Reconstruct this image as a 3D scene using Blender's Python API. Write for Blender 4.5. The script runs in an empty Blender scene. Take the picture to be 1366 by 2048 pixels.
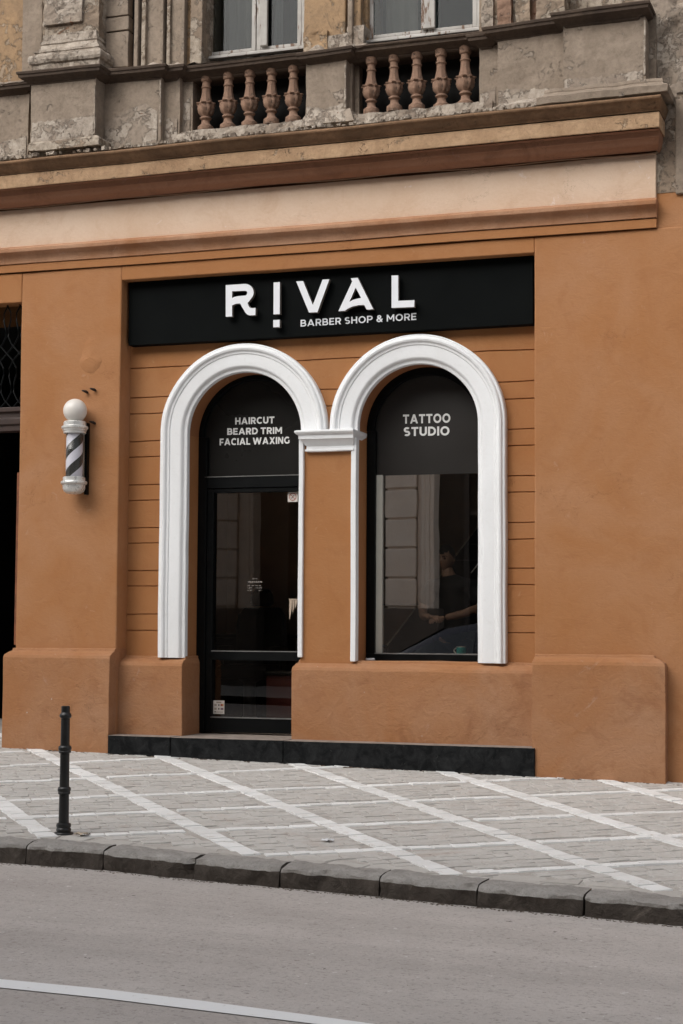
import bpy, bmesh, math, random
from mathutils import Vector, Matrix, noise
R = math.radians
random.seed(7)
C = bpy.context.scene.collection
sc = bpy.context.scene

# ---------------------------------------------------------------- camera, sky, sun, exposure
CAMZ = 1.135
F_PX, YAW, PITCH, ROLL, DIST = 3400.0, R(18.95), R(3.93), R(0.34), 13.5
CX = DIST*math.tan(YAW)
cF = Vector((-math.sin(YAW)*math.cos(PITCH), math.cos(YAW)*math.cos(PITCH), math.sin(PITCH)))
_r = Vector((math.cos(YAW), math.sin(YAW), 0)); _u = _r.cross(cF)
cR = _r*math.cos(ROLL)+_u*math.sin(ROLL); cU = -_r*math.sin(ROLL)+_u*math.cos(ROLL)
CP = Vector((CX, -DIST, CAMZ))
cd = bpy.data.cameras.new("camera"); cam = bpy.data.objects.new("camera", cd); C.objects.link(cam)
M = Matrix((cR, cU, -cF)).transposed().to_4x4(); M.translation = CP
cam.matrix_world = M
cd.sensor_fit = 'VERTICAL'; cd.sensor_height = 36; cd.lens = 36*F_PX/2048
cd.clip_start = .1; cd.clip_end = 500
sc.camera = cam

SUN_EL, SUN_AZ = R(41), (-0.55, -1.0)          # the bright patch of the overcast sky: up, behind and left of the camera
w = bpy.data.worlds.new("World"); sc.world = w; w.use_nodes = True
nt = w.node_tree; bg = nt.nodes['Background']
sky = nt.nodes.new('ShaderNodeTexSky'); sky.sky_type = 'NISHITA'; sky.sun_disc = False
sky.sun_elevation = SUN_EL; sky.sun_rotation = math.atan2(SUN_AZ[0], SUN_AZ[1])
sky.dust_density = 4; sky.ozone_density = 1
hs = nt.nodes.new('ShaderNodeHueSaturation'); hs.inputs['Saturation'].default_value = .28
nt.links.new(sky.outputs[0], hs.inputs['Color']); nt.links.new(hs.outputs[0], bg.inputs[0])
bg.inputs[1].default_value = .15
sl = bpy.data.lights.new("sun", 'SUN'); sl.energy = 1.1; sl.angle = R(60); sl.color = (1, .96, .9)
so = bpy.data.objects.new("sun", sl); C.objects.link(so)
sv = Vector((SUN_AZ[0], SUN_AZ[1], 0)).normalized()*math.cos(SUN_EL)+Vector((0, 0, math.sin(SUN_EL)))
so.rotation_euler = sv.to_track_quat('Z', 'Y').to_euler()
sc.view_settings.view_transform = 'Standard'; sc.view_settings.look = 'None'
sc.view_settings.gamma = 1; sc.view_settings.exposure = 0.53

# ---------------------------------------------------------------- measuring helper: photo pixel + known plane -> metres
def ray(x, y): return cF+cR*((x-683)/F_PX)+cU*((1024-y)/F_PX)
def fp(x, y, Y):
    d = ray(x, y); return CP+d*((Y-CP.y)/d.y)
def fx(x, y, Y): return fp(x, y, Y).x
def fz(x, y, Y): return fp(x, y, Y).z
GX, GY = -.0198, .04
def G(x, y): return GX*x+GY*(y+.12)                # pavement height
def gp(x, y, dz=0):
    d = ray(x, y); n = Vector((-GX, -GY, 1))
    return CP+d*((GY*.12+dz-n.dot(CP))/n.dot(d))

# ---------------------------------------------------------------- object helpers
def link(o): C.objects.link(o); return o
def thing(name, label, cat, loc=(0, 0, 0), group=None):
    o = link(bpy.data.objects.new(name, None)); o.location = loc; o.empty_display_size = .1
    o['label'] = label; o['category'] = cat
    if group: o['group'] = group
    return o
def tag(o, label, cat, group=None):
    o['label'] = label; o['category'] = cat
    if group: o['group'] = group
    return o
def struct(o): o['kind'] = 'structure'; return o
def attach(o, parent):
    if parent is not None:
        o.parent = parent
        # parts are modelled in world metres: undo the offsets of the chain above
        off = Vector((0, 0, 0)); p = parent
        if p.type == 'EMPTY': off = Vector(p.location)
        o.matrix_parent_inverse = Matrix.Translation(-off)
    return o
def wobble(v, amp, freq):
    return Vector((v.x+amp*noise.noise(v*freq), v.y+amp*noise.noise(v*freq+Vector((31, 7, 3))), v.z+amp*noise.noise(v*freq+Vector((5, 57, 11)))))
class MB:
    def __init__(s): s.v = []; s.f = []; s.m = []
    def add(s, vs, fs, mi=0):
        n = len(s.v); s.v += [Vector(v) for v in vs]
        for f in fs: s.f.append([i+n for i in f]); s.m.append(mi)
        return s
    def box(s, x0, x1, y0, y1, z0, z1, mi=0):
        return s.add([(x0, y0, z0), (x1, y0, z0), (x1, y1, z0), (x0, y1, z0), (x0, y0, z1), (x1, y0, z1), (x1, y1, z1), (x0, y1, z1)],
              [(0, 3, 2, 1), (4, 5, 6, 7), (0, 1, 5, 4), (1, 2, 6, 5), (2, 3, 7, 6), (3, 0, 4, 7)], mi)
    def loft(s, x0, x1, yf, yb, levels, n=1, tilt=0, left=1, right=1, mi=0):
        """stack of rectangles: levels [(z, off)], off grows left/right/front"""
        rings = []
        for z, o in levels:
            a = x0-o*left; b = x1+o*right; ring = []
            for i in range(n+1):
                x = a+(b-a)*i/n; ring.append((x, yf-o, z+tilt*x))
            for i in range(n, -1, -1):
                x = a+(b-a)*i/n; ring.append((x, yb, z+tilt*x))
            rings.append(ring)
        k = len(rings[0]); vs = [p for r in rings for p in r]; fs = []
        for j in range(len(rings)-1):
            for i in range(k):
                a = j*k+i; b = j*k+(i+1) % k
                fs.append((a, b, b+k, a+k))
        for i in range(n):     # caps as strips
            fs.append((i+1, i, k-1-i, k-2-i)); t = (len(rings)-1)*k
            fs.append((t+i, t+i+1, t+k-2-i, t+k-1-i))
        return s.add(vs, fs, mi)
    def lathe(s, c, prof, n=24, axis='z', mi=0, phase=0, cap=True):
        vs = []; fs = []
        for r, z in prof:
            for i in range(n):
                a = 2*math.pi*(i+phase)/n
                vs.append((c[0]+r*math.cos(a), c[1]+r*math.sin(a), c[2]+z))
        m = len(prof)
        for j in range(m-1):
            for i in range(n):
                a = j*n+i; b = j*n+(i+1) % n; fs.append((a, b, b+n, a+n))
        if cap:
            fs.append(tuple(range(n-1, -1, -1))); fs.append(tuple((m-1)*n+i for i in range(n)))
        return s.add(vs, fs, mi)
    def tube(s, pts, r, n=8, mi=0):
        pts = [Vector(p) for p in pts]; vs = []; fs = []
        for k, p in enumerate(pts):
            t = (pts[min(k+1, len(pts)-1)]-pts[max(k-1, 0)]).normalized()
            a = t.cross(Vector((0, 0, 1)));
            if a.length < .01: a = t.cross(Vector((0, 1, 0)))
            a.normalize(); b = t.cross(a); rr = r[k] if isinstance(r, (list, tuple)) else r
            for i in range(n):
                q = 2*math.pi*i/n; vs.append(p+a*rr*math.cos(q)+b*rr*math.sin(q))
        for k in range(len(pts)-1):
            for i in range(n):
                u = k*n+i; v = k*n+(i+1) % n; fs.append((u, u+n, v+n, v))
        fs.append(tuple(range(n))); fs.append(tuple((len(pts)-1)*n+i for i in range(n-1, -1, -1)))
        return s.add(vs, fs, mi)
    def prism(s, poly, y0, y1, mi=0, mi_side=None):
        """poly [(x,z)] facing -y (front at y0)"""
        n = len(poly); vs = [(x, y0, z) for x, z in poly]+[(x, y1, z) for x, z in poly]
        s.add(vs, [tuple(range(n))], mi); k = len(s.v)-2*n
        ms = mi if mi_side is None else mi_side
        s.f.append([k+n+i for i in range(n-1, -1, -1)]); s.m.append(ms)
        for i in range(n):
            j = (i+1) % n; s.f.append([k+i, k+n+i, k+n+j, k+j]); s.m.append(ms)
        return s
    def build(s, name, mats, parent=None, smooth=False, bevel=0, wob=0, freq=1.5, label=None, seg=2, fix=True, crumble=0, cell=.03):
        me = bpy.data.meshes.new(name)
        vs = [wobble(v, wob, freq) for v in s.v] if wob else s.v
        me.from_pydata([tuple(v) for v in vs], [], s.f)
        for m in (mats if isinstance(mats, (list, tuple)) else [mats]): me.materials.append(m)
        for p, mi in zip(me.polygons, s.m): p.material_index = mi; p.use_smooth = bool(smooth)
        if fix:
            bm = bmesh.new(); bm.from_mesh(me); bmesh.ops.recalc_face_normals(bm, faces=bm.faces); bm.to_mesh(me); bm.free()
        if crumble: crumble_mesh(me, crumble, cell)
        o = link(bpy.data.objects.new(name, me)); attach(o, parent)
        if smooth and smooth is not True: smooth_by_angle(me, smooth)
        if bevel:
            b = o.modifiers.new('bevel', 'BEVEL'); b.width = bevel; b.segments = seg; b.limit_method = 'ANGLE'; b.angle_limit = R(40)
        if label: o['label'] = label
        return o
def crumble_mesh(me, amp, cell):
    """cut the surface finely and break it up, as weathered plaster is"""
    bm = bmesh.new(); bm.from_mesh(me)
    for _ in range(6):
        es = [e for e in bm.edges if e.calc_length() > cell*1.5 and min(v.co.y for v in e.verts) < .36]
        if not es or len(bm.verts) > 9000: break
        bmesh.ops.subdivide_edges(bm, edges=es, cuts=1, use_grid_fill=True)
    bmesh.ops.triangulate(bm, faces=[f for f in bm.faces if len(f.verts) > 4])
    bm.normal_update()
    for v in bm.verts:
        c = v.co; n = noise.noise(c*6)*.5+noise.noise(c*14+Vector((9, 1, 4)))*.45+noise.noise(c*31)*.3
        st = max(0, noise.noise(c*9+Vector((2, 8, 5)))-.12)*2.2          # bites broken out
        v.co = c+v.normal*amp*(n-st)
    bmesh.ops.recalc_face_normals(bm, faces=bm.faces); bm.to_mesh(me); bm.free()
    for p in me.polygons: p.use_smooth = False
def smooth_by_angle(me, deg):
    bm = bmesh.new(); bm.from_mesh(me)
    for e in bm.edges:
        e.smooth = len(e.link_faces) == 2 and e.calc_face_angle(0) < R(deg)
    bm.to_mesh(me); bm.free()
def bake(o):
    """apply modifiers"""
    dg = bpy.context.evaluated_depsgraph_get()
    me = bpy.data.meshes.new_from_object(o.evaluated_get(dg)); o.modifiers.clear(); o.data = me; return o

# ---------------------------------------------------------------- materials
class NT:
    def __init__(s, name):
        s.m = bpy.data.materials.new(name); s.m.use_nodes = True; s.t = s.m.node_tree
        s.b = s.t.nodes['Principled BSDF']; s.tc = s.t.nodes.new('ShaderNodeTexCoord')
    def n(s, t, **k):
        nd = s.t.nodes.new(t)
        for a, b in k.items(): setattr(nd, a, b)
        return nd
    def l(s, a, b): s.t.links.new(a, b)
    def co(s, sx=1, sy=1, sz=1):
        mp = s.n('ShaderNodeMapping'); mp.inputs['Scale'].default_value = (sx, sy, sz); s.l(s.tc.outputs['Object'], mp.inputs[0]); return mp.outputs[0]
    def noise(s, scale, detail=6, rough=.6, dist=0, co=None, out=0):
        nd = s.n('ShaderNodeTexNoise'); nd.inputs['Scale'].default_value = scale; nd.inputs['Detail'].default_value = detail
        nd.inputs['Roughness'].default_value = rough; nd.inputs['Distortion'].default_value = dist
        s.l(co if co is not None else s.tc.outputs['Object'], nd.inputs['Vector']); return nd.outputs[out]
    def ramp(s, x, a, b, va=0., vb=1.):
        nd = s.n('ShaderNodeMapRange'); nd.inputs[1].default_value = a; nd.inputs[2].default_value = b
        nd.inputs[3].default_value = va; nd.inputs[4].default_value = vb; s.l(x, nd.inputs[0]); return nd.outputs[0]
    def mix(s, f, a, b, mode='MIX'):
        nd = s.n('ShaderNodeMix', data_type='RGBA', blend_type=mode)
        if isinstance(f, (int, float)): nd.inputs[0].default_value = f
        else: s.l(f, nd.inputs[0])
        for v, i in ((a, 6), (b, 7)):
            if isinstance(v, tuple): nd.inputs[i].default_value = (*v, 1)
            else: s.l(v, nd.inputs[i])
        return nd.outputs[2]
    def math(s, op, a, b):
        nd = s.n('ShaderNodeMath', operation=op)
        for v, i in ((a, 0), (b, 1)):
            if isinstance(v, (int, float)): nd.inputs[i].default_value = v
            else: s.l(v, nd.inputs[i])
        return nd.outputs[0]
    def bump(s, h, strength, dist, prev=None):
        nd = s.n('ShaderNodeBump'); nd.inputs['Strength'].default_value = strength; nd.inputs['Distance'].default_value = dist
        s.l(h, nd.inputs['Height'])
        if prev is not None: s.l(prev, nd.inputs['Normal'])
        return nd.outputs[0]
    def done(s, col=None, rough=.8, nrm=None, metal=0, spec=.4):
        if isinstance(col, tuple): s.b.inputs['Base Color'].default_value = (*col, 1)
        elif col is not None: s.l(col, s.b.inputs['Base Color'])
        if isinstance(rough, (int, float)): s.b.inputs['Roughness'].default_value = rough
        else: s.l(rough, s.b.inputs['Roughness'])
        s.b.inputs['Metallic'].default_value = metal; s.b.inputs['Specular IOR Level'].default_value = spec
        if nrm is not None: s.l(nrm, s.b.inputs['Normal'])
        return s.m

def plaster(name, base, light, dark, trowel=.35, fine=.25, stain=.5, flake=None, spots=0):
    m = NT(name)
    c = m.mix(m.ramp(m.noise(1.3, 5, .6, .6), .35, .7), base, light)
    c = m.mix(m.math('MULTIPLY', m.ramp(m.noise(3.1, 7, .65, 1.2), .52, .75), stain), c, dark)
    c = m.mix(m.math('MULTIPLY', m.ramp(m.noise(45, 3, .7), .45, .8), .25), c, dark)
    c = m.mix(m.math('MULTIPLY', m.ramp(m.noise(5, 4, .6, .4, co=m.co(1, 1, .18)), .58, .8), .28), c, light)
    big = m.noise(7, 5, .55, 1.5); fn = m.noise(38, 4, .6); tr = m.noise(16, 3, .55, 2.5, co=m.co(.6, 1, 1.6))
    vo = m.n('ShaderNodeTexVoronoi', feature='DISTANCE_TO_EDGE'); vo.inputs['Scale'].default_value = 1.15
    va = m.n('ShaderNodeVectorMath', operation='ADD'); m.l(m.tc.outputs['Object'], va.inputs[0]); m.l(m.noise(2.6, 6, .7, .4, out=1), va.inputs[1]); m.l(va.outputs[0], vo.inputs['Vector'])
    cr = m.math('MULTIPLY', m.ramp(vo.outputs[0], .0, .0055, 1, 0), m.ramp(m.noise(1.1, 3, .6), .53, .60))
    c = m.mix(m.math('MULTIPLY', cr, .55), c, (dark[0]*.35, dark[1]*.33, dark[2]*.35))
    sc_ = m.ramp(m.noise(6.5, 9, .75, 1.0), .63, .67)
    c = m.mix(m.math('MULTIPLY', sc_, .36), c, (light[0]*1.15, light[1]*1.4, light[2]*1.9))
    nrm = m.bump(big, trowel, .02); nrm = m.bump(tr, trowel*.8, .009, nrm); nrm = m.bump(fn, fine, .004, nrm); nrm = m.bump(cr, .5, -.004, nrm); nrm = m.bump(sc_, .4, -.002, nrm)
    if flake:
        k = m.ramp(m.noise(2.3, 8, .62, .3), .70, .705)
        c = m.mix(k, c, flake); nrm = m.bump(k, .4, -.004, nrm)
    if spots:
        vo = m.n('ShaderNodeTexVoronoi'); vo.inputs['Scale'].default_value = 6; m.l(m.tc.outputs['Object'], vo.inputs['Vector'])
        k = m.math('MULTIPLY', m.ramp(vo.outputs['Distance'], .05, .03), m.ramp(m.noise(2, 2), .5, .55))
        c = m.mix(m.math('MULTIPLY', k, spots), c, (.45, .38, .32))
    return m.done(c, .85, nrm, spec=.25)
def peeling(name, base, dark, pale, brick, peel=.56, brickth=.7, streak=.5):
    m = NT(name)
    c = m.mix(m.ramp(m.noise(2.2, 6, .65, .8), .35, .7), base, dark)
    st = m.ramp(m.noise(9, 5, .6, .3, co=m.co(1, 1, .12)), .5, .78)
    c = m.mix(m.math('MULTIPLY', st, streak), c, dark)
    n1 = m.math('ADD', m.math('MULTIPLY', m.noise(3.2, 9, .72, .5), .62), m.math('MULTIPLY', m.noise(13, 8, .72, .8), .38)); k1 = m.ramp(n1, peel-.035, peel-.015)
    pc = m.mix(m.ramp(m.noise(11, 6, .75), .35, .65), pale, (pale[0]*.55, pale[1]*.52, pale[2]*.49))
    c = m.mix(m.math('MULTIPLY', k1, .62), c, pc)
    ge = m.math('MULTIPLY', m.ramp(n1, peel-.075, peel-.035), m.ramp(n1, peel-.02, peel-.034))     # dirty rim round each flake
    c = m.mix(m.math('MULTIPLY', ge, .18), c, (dark[0]*.6, dark[1]*.6, dark[2]*.6))
    k2 = m.ramp(m.noise(4.3, 8, .66, .8), brickth, brickth+.02)
    bc = m.mix(m.ramp(m.noise(20, 4), .35, .65), brick, (brick[0]*.5, brick[1]*.5, brick[2]*.5))
    c = m.mix(k2, c, bc)
    vo = m.n('ShaderNodeTexVoronoi', feature='DISTANCE_TO_EDGE'); vo.inputs['Scale'].default_value = 3.1
    m.l(m.noise(2, 5, .6, 1, out=1), vo.inputs['Vector'])
    cr = m.ramp(vo.outputs[0], .0, .012, .55, 0)
    c = m.mix(m.math('MULTIPLY', cr, m.ramp(m.noise(1.7, 2), .45, .6)), c, (.07, .055, .045))
    c = m.mix(m.math('MULTIPLY', m.ramp(m.noise(24, 6, .75), .45, .7), .55), c, (dark[0]*.7, dark[1]*.7, dark[2]*.7))
    nrm = m.bump(k1, .9, -.008); nrm = m.bump(k2, .8, -.012, nrm); nrm = m.bump(m.noise(14, 7, .65), .7, .015, nrm); nrm = m.bump(m.noise(60, 3, .6), .3, .004, nrm)
    return m.done(c, .9, nrm, spec=.2)
def simple(name, col, rough=.5, var=.25, scale=12, bump=.1, metal=0, spec=.4, dist=.004):
    m = NT(name); d = tuple(x*(1-var) for x in col)
    c = m.mix(m.ramp(m.noise(scale, 6, .65), .35, .7), col, d)
    nrm = m.bump(m.noise(scale*3, 4, .6), bump, dist) if bump else None
    r = m.ramp(m.noise(scale*.7, 4), .3, .7, max(0, rough-.08), min(1, rough+.1))
    return m.done(c, r, nrm, metal, spec)

ORANGE = plaster('ochre_plaster', (.33, .144, .053), (.355, .168, .071), (.27, .113, .042), trowel=.24)
ORANGE_PIER = plaster('ochre_plaster_pier', (.34, .152, .059), (.375, .19, .094), (.285, .122, .048), trowel=.28, fine=.35)
PLINTH = plaster('ochre_plaster_plinth', (.32, .146, .062), (.355, .192, .107), (.225, .098, .045), trowel=.42, fine=.8, stain=.7, spots=.8)
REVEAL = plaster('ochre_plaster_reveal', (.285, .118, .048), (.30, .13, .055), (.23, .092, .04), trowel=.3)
FRIEZE = plaster('pale_frieze_paint', (.62, .455, .33), (.68, .53, .41), (.54, .365, .25), trowel=.3, stain=.6)
MOULD = plaster('ochre_moulding_paint', (.35, .165, .08), (.48, .29, .185), (.23, .105, .052), trowel=.35, stain=.5)
COVE = plaster('red_brown_cove', (.25, .122, .070), (.29, .15, .092), (.15, .07, .042), trowel=.3, stain=.6)
CORONA = peeling('stained_corona', (.56, .38, .235), (.38, .24, .14), (.62, .49, .36), (.28, .17, .1), peel=.62, brickth=.7, streak=.7)
GUTTER = peeling('brown_cornice_edge', (.25, .15, .085), (.12, .072, .042), (.27, .19, .12), (.17, .09, .05), peel=.62, brickth=.8, streak=.8)
RAIL = peeling('dark_weathered_coping', (.10, .072, .053), (.055, .040, .031), (.16, .13, .11), (.12, .07, .05), peel=.76, brickth=.9)
STUCCO = peeling('grey_brown_stucco', (.31, .25, .195), (.21, .165, .125), (.44, .38, .32), (.34, .2, .13), peel=.61, brickth=.70, streak=.6)
STUCCO_WORN = peeling('worn_stucco', (.31, .24, .175), (.18, .135, .10), (.53, .47, .39), (.33, .18, .11), peel=.53, brickth=.67)
RUBBLE = peeling('crumbling_base', (.36, .30, .24), (.21, .165, .13), (.54, .48, .41), (.33, .17, .1), peel=.52, brickth=.66)
OCHREWALL = peeling('faded_ochre_stucco', (.38, .25, .14), (.25, .17, .105), (.46, .39, .31), (.3, .19, .12), peel=.57, brickth=.72, streak=.7)
TERRA = peeling('terracotta_stone', (.31, .195, .135), (.17, .105, .075), (.36, .29, .24), (.30, .14, .08), peel=.57, brickth=.60, streak=.5)
WHITE = None
m = NT('white_trim_paint')
c = m.mix(m.ramp(m.noise(2.5, 6, .65, .6, co=m.co(1, 1, .35)), .42, .75), (.755, .77, .78), (.70, .71, .715))
c = m.mix(m.math('MULTIPLY', m.ramp(m.noise(22, 5, .7), .55, .8), .25), c, (.50, .485, .46))
c = m.mix(m.ramp(m.noise(9, 8, .75, .5), .70, .72), c, (.42, .34, .27))
WHITE = m.done(c, .6, m.bump(m.noise(18, 5, .6), .3, .006, m.bump(m.noise(5, 3), .25, .012)), spec=.3)
BLACKM = simple('black_metal', (.0028, .0036, .0040), .4, .3, 8, .03, 0, .15)
SILVER = simple('aluminium_edge', (.30, .30, .29), .35, .3, 20, 0, .6)
DARKSTONE = None
m = NT('black_stone')
c = m.mix(m.ramp(m.noise(9, 7, .7, 1), .4, .72), (.006, .0068, .0072), (.026, .027, .028))
c = m.mix(m.math('MULTIPLY', m.ramp(m.noise(30, 6, .75, 2), .6, .72), .5), c, (.11, .105, .098))
c = m.mix(m.ramp(m.noise(5, 5, .6, .5, co=m.co(1, 1, .3)), .68, .74), c, (.006, .006, .006))
DARKSTONE = m.done(c, m.ramp(m.noise(7, 5), .3, .7, .6, .85), m.bump(m.noise(25, 5), .35, .005), spec=.08)
STONETOP = simple('dusty_stone_top', (.30, .25, .215), .8, .5, 10, .3)
SIGNBLACK = simple('sign_panel_black', (.003, .004, .004), .6, .3, 3, .02, 0, .05)
LETTER = simple('letter_white', (.72, .74, .77), .45, .04, 4, 0)
LETTERSIDE = simple('letter_side', (.16, .135, .115), .45, .3, 8, 0)
VINYLTEXT = simple('vinyl_text', (.72, .73, .72), .6, .05, 8, 0)
FILM = simple('black_window_film', (.013, .0125, .0115), .3, .15, 1.2, .012, 0, .25, .02)
FILM2 = simple('grey_window_film', (.024, .022, .0205), .3, .2, 1.2, .012, 0, .4, .02)
IRON = simple('bollard_iron', (.014, .0145, .0145), .36, .5, 14, .12, .0, .45)
CHROME = simple('satin_chrome', (.70, .70, .68), .3, .15, 30, 0, .45)
CREAMP = simple('cream_bracket_paint', (.50, .43, .36), .5, .1, 20, 0)
GLOBE = simple('milk_globe', (.69, .655, .61), .35, .05, 5, 0)
WOOD = simple('dark_gate_wood', (.042, .022, .016), .5, .4, 9, .2)
REDWOOD = simple('red_brown_wood', (.22, .075, .03), .6, .5, 12, .3)
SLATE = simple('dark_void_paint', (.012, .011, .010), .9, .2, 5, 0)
OLDWHITE = None
m = NT('peeling_window_paint')
n1 = m.noise(7, 8, .7, .3, co=m.co(3, 3, .5))
k = m.ramp(n1, .56, .59)
c = m.mix(m.ramp(m.noise(5, 5), .35, .7), (.46, .44, .41), (.33, .31, .285)); c = m.mix(k, c, (.16, .10, .07))
OLDWHITE = m.done(c, .7, m.bump(k, .5, -.004), spec=.3)

def glass(name, tint, f0, rough=0.0, warp=.012):
    """thin pane: clear transmission plus a mirror share that rises towards grazing angles, the same from both sides"""
    m = NT(name); t = m.t; t.nodes.remove(m.b); out = [n for n in t.nodes if n.type == 'OUTPUT_MATERIAL'][0]
    mx = m.n('ShaderNodeMixShader'); tr = m.n('ShaderNodeBsdfTransparent'); gl = m.n('ShaderNodeBsdfGlossy'); lw = m.n('ShaderNodeLayerWeight')
    tr.inputs[0].default_value = (*tint, 1); gl.inputs['Roughness'].default_value = rough; gl.inputs['Color'].default_value = (.95, .95, .95, 1)
    m.l(m.bump(m.noise(1.1, 3), warp, .03), gl.inputs['Normal'])
    k = m.math('ADD', m.math('MULTIPLY', m.math('POWER', lw.outputs['Facing'], 5), 1-f0), f0)
    m.l(k, mx.inputs[0]); m.l(tr.outputs[0], mx.inputs[1]); m.l(gl.outputs[0], mx.inputs[2]); m.l(mx.outputs[0], out.inputs[0])
    return m.m
GLASS = glass('shop_glass', (.92, .92, .90), .30)
GLASS_DOOR = glass('tinted_door_glass', (.95, .92, .88), .055)
GLASS_UP = glass('old_window_glass', (.74, .77, .77), .012, .02)
GLASS_TUBE = glass('clear_tube_glass', (.97, .97, .96), .03, 0, 0)

# pavement materials
m = NT('pavement_setts')
at = m.n('ShaderNodeAttribute', attribute_name='tint')
c = m.mix(at.outputs['Fac'], (.48, .467, .447), (.40, .383, .362))
c = m.mix(m.ramp(m.noise(1.1, 5, .6, .8), .38, .68), c, (.49, .477, .455))
c = m.mix(m.math('MULTIPLY', m.ramp(m.noise(35, 5, .7), .45, .75), .45), c, (.30, .26, .225))
c = m.mix(m.math('MULTIPLY', m.ramp(m.noise(2.3, 6, .7, 1.5), .56, .7), .35), c, (.36, .27, .22))
SETT = m.done(c, .85, m.bump(m.noise(22, 6, .65), .6, .008), spec=.25)
m = NT('white_painted_setts')
at = m.n('ShaderNodeAttribute', attribute_name='tint')
c = m.mix(at.outputs['Fac'], (.735, .74, .735), (.63, .63, .62))
c = m.mix(m.ramp(m.noise(14, 7, .75, .5), .57, .66), c, (.50, .47, .435))
PAINTSETT = m.done(c, .75, m.bump(m.noise(22, 6, .65), .4, .006), spec=.3)
m = NT('pavement_joint_sand')
c = m.mix(m.ramp(m.noise(3, 7, .7, .5), .35, .65), (.43, .413, .388), (.37, .345, .318))
c = m.mix(m.math('MULTIPLY', m.ramp(m.noise(50, 4, .7), .5, .7), .5), c, (.2, .17, .14))
SAND = m.done(c, .95, m.bump(m.noise(40, 6, .7), .6, .006), spec=.15)
m = NT('cracked_concrete_edge')
at = m.n('ShaderNodeAttribute', attribute_name='tint')
c = m.mix(at.outputs['Fac'], (.45, .435, .41), (.39, .37, .345))
c = m.mix(m.math('MULTIPLY', m.ramp(m.noise(28, 6, .75), .45, .75), .5), c, (.31, .28, .25))
SLABCONC = m.done(c, .9, m.bump(m.noise(18, 6, .7), .5, .006), spec=.2)
m = NT('kerb_granite')
c = m.mix(m.ramp(m.noise(6, 8, .7, .8), .35, .7), (.36, .345, .325), (.26, .245, .228))
c = m.mix(m.math('MULTIPLY', m.ramp(m.noise(60, 4, .7), .5, .7), .6), c, (.17, .155, .14))
KERB = m.done(c, .9, m.bump(m.noise(11, 8, .7, .6), 1.0, .03, m.bump(m.noise(45, 4, .6), .4, .005)), spec=.2)
m = NT('kerb_granite_face')
c = m.mix(m.ramp(m.noise(7, 8, .7, .8), .35, .7), (.10, .085, .073), (.05, .042, .036))
c = m.mix(m.math('MULTIPLY', m.ramp(m.noise(5, 6, .7, 1), .58, .7), .5), c, (.2, .175, .15))
KERBF = m.done(c, .95, m.bump(m.noise(11, 8, .7, .6), 1.0, .04, m.bump(m.noise(45, 4, .6), .4, .006)), spec=.15)
m = NT('asphalt')
c = m.mix(m.ramp(m.noise(1.0, 5, .55, .3, co=m.co(.10, 1, 1)), .38, .64), (.54, .50, .472), (.41, .375, .352))
c = m.mix(m.ramp(m.noise(3.5, 6, .65, .6), .35, .7), c, m.mix(.3, c, (.30, .27, .25)))
vo = m.n('ShaderNodeTexVoronoi'); vo.inputs['Scale'].default_value = 34; m.l(m.tc.outputs['Object'], vo.inputs['Vector'])
c = m.mix(m.math('MULTIPLY', m.ramp(vo.outputs['Distance'], .32, .12), .35), c, (.55, .52, .50))
c = m.mix(m.math('MULTIPLY', m.ramp(m.noise(38, 5, .75), .535, .66), .7), c, (.22, .198, .182))
c = m.mix(m.ramp(m.noise(8, 4, .7), .72, .74), c, (.08, .07, .065))
c = m.mix(m.ramp(m.noise(17, 3, .6), .70, .72), c, (.62, .60, .58))
c = m.mix(m.ramp(m.noise(13, 4, .7, .5), .685, .70), c, (.20, .18, .165))
ASPHALT = m.done(c, .85, m.bump(m.noise(40, 5, .75), .9, .01, m.bump(m.noise(2.2, 4), .3, .02)), spec=.2)
m = NT('road_paint')
c = m.mix(m.ramp(m.noise(30, 7, .75), .6, .72), (.80, .81, .81), (.50, .48, .46))
ROADPAINT = m.done(c, .7, m.bump(m.noise(70, 4, .7), .4, .004), spec=.3)

# ================================================================ GROUND
def sheet(name, x0, x1, y0, y1, zf, nx, ny, mat):
    b = MB(); vs = []; fs = []
    for j in range(ny+1):
        for i in range(nx+1):
            x = x0+(x1-x0)*i/nx; y = y0+(y1-y0)*j/ny; vs.append((x, y, zf(x, y)))
    for j in range(ny):
        for i in range(nx):
            a = j*(nx+1)+i; fs.append((a, a+1, a+nx+2, a+nx+1))
    return struct(b.add(vs, fs).build(name, mat))
KP = [(-300, 1672), (-150, 1682), (51, 1695.5), (205, 1706), (384, 1725), (559, 1741), (758, 1759), (953, 1779), (1166, 1798), (1392, 1820.7), (1590, 1842), (1800, 1866)]
KW = [gp(*p) for p in KP]
def kerb_y(x):
    pts = KW
    if x <= pts[0].x: return pts[0].y
    for a, b in zip(pts, pts[1:]):
        if x <= b.x: return a.y+(b.y-a.y)*(x-a.x)/(b.x-a.x)
    return pts[-1].y
KERBH = .100
def road_z(x, y): return GX*x+GY*(-4.5+.12)-KERBH+.006*(min(0, y+4.5))*-1*0.5
sheet('ground', -90, 90, -90, 60, lambda x, y: -3.2, 4, 4, SAND)
sheet('road', -40, 40, -12.0, -4.0, road_z, 40, 8, ASPHALT)
b = MB(); vs = []; fs = []
for i in range(401):
    x = -40+.2*i; y0 = kerb_y(x)+.05
    for j in range(9): y = y0+(2.2-y0)*j/8; vs.append((x, y, G(x, y)))
for i in range(400):
    for j in range(8): a = i*9+j; fs.append((a, a+9, a+10, a+1))
struct(b.add(vs, fs).build('pavement_bed', SAND))
sheet('opposite_pavement', -40, 40, -22, -12.0, lambda x, y: road_z(x, -12)+.13, 20, 2, SLABCONC)

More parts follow.
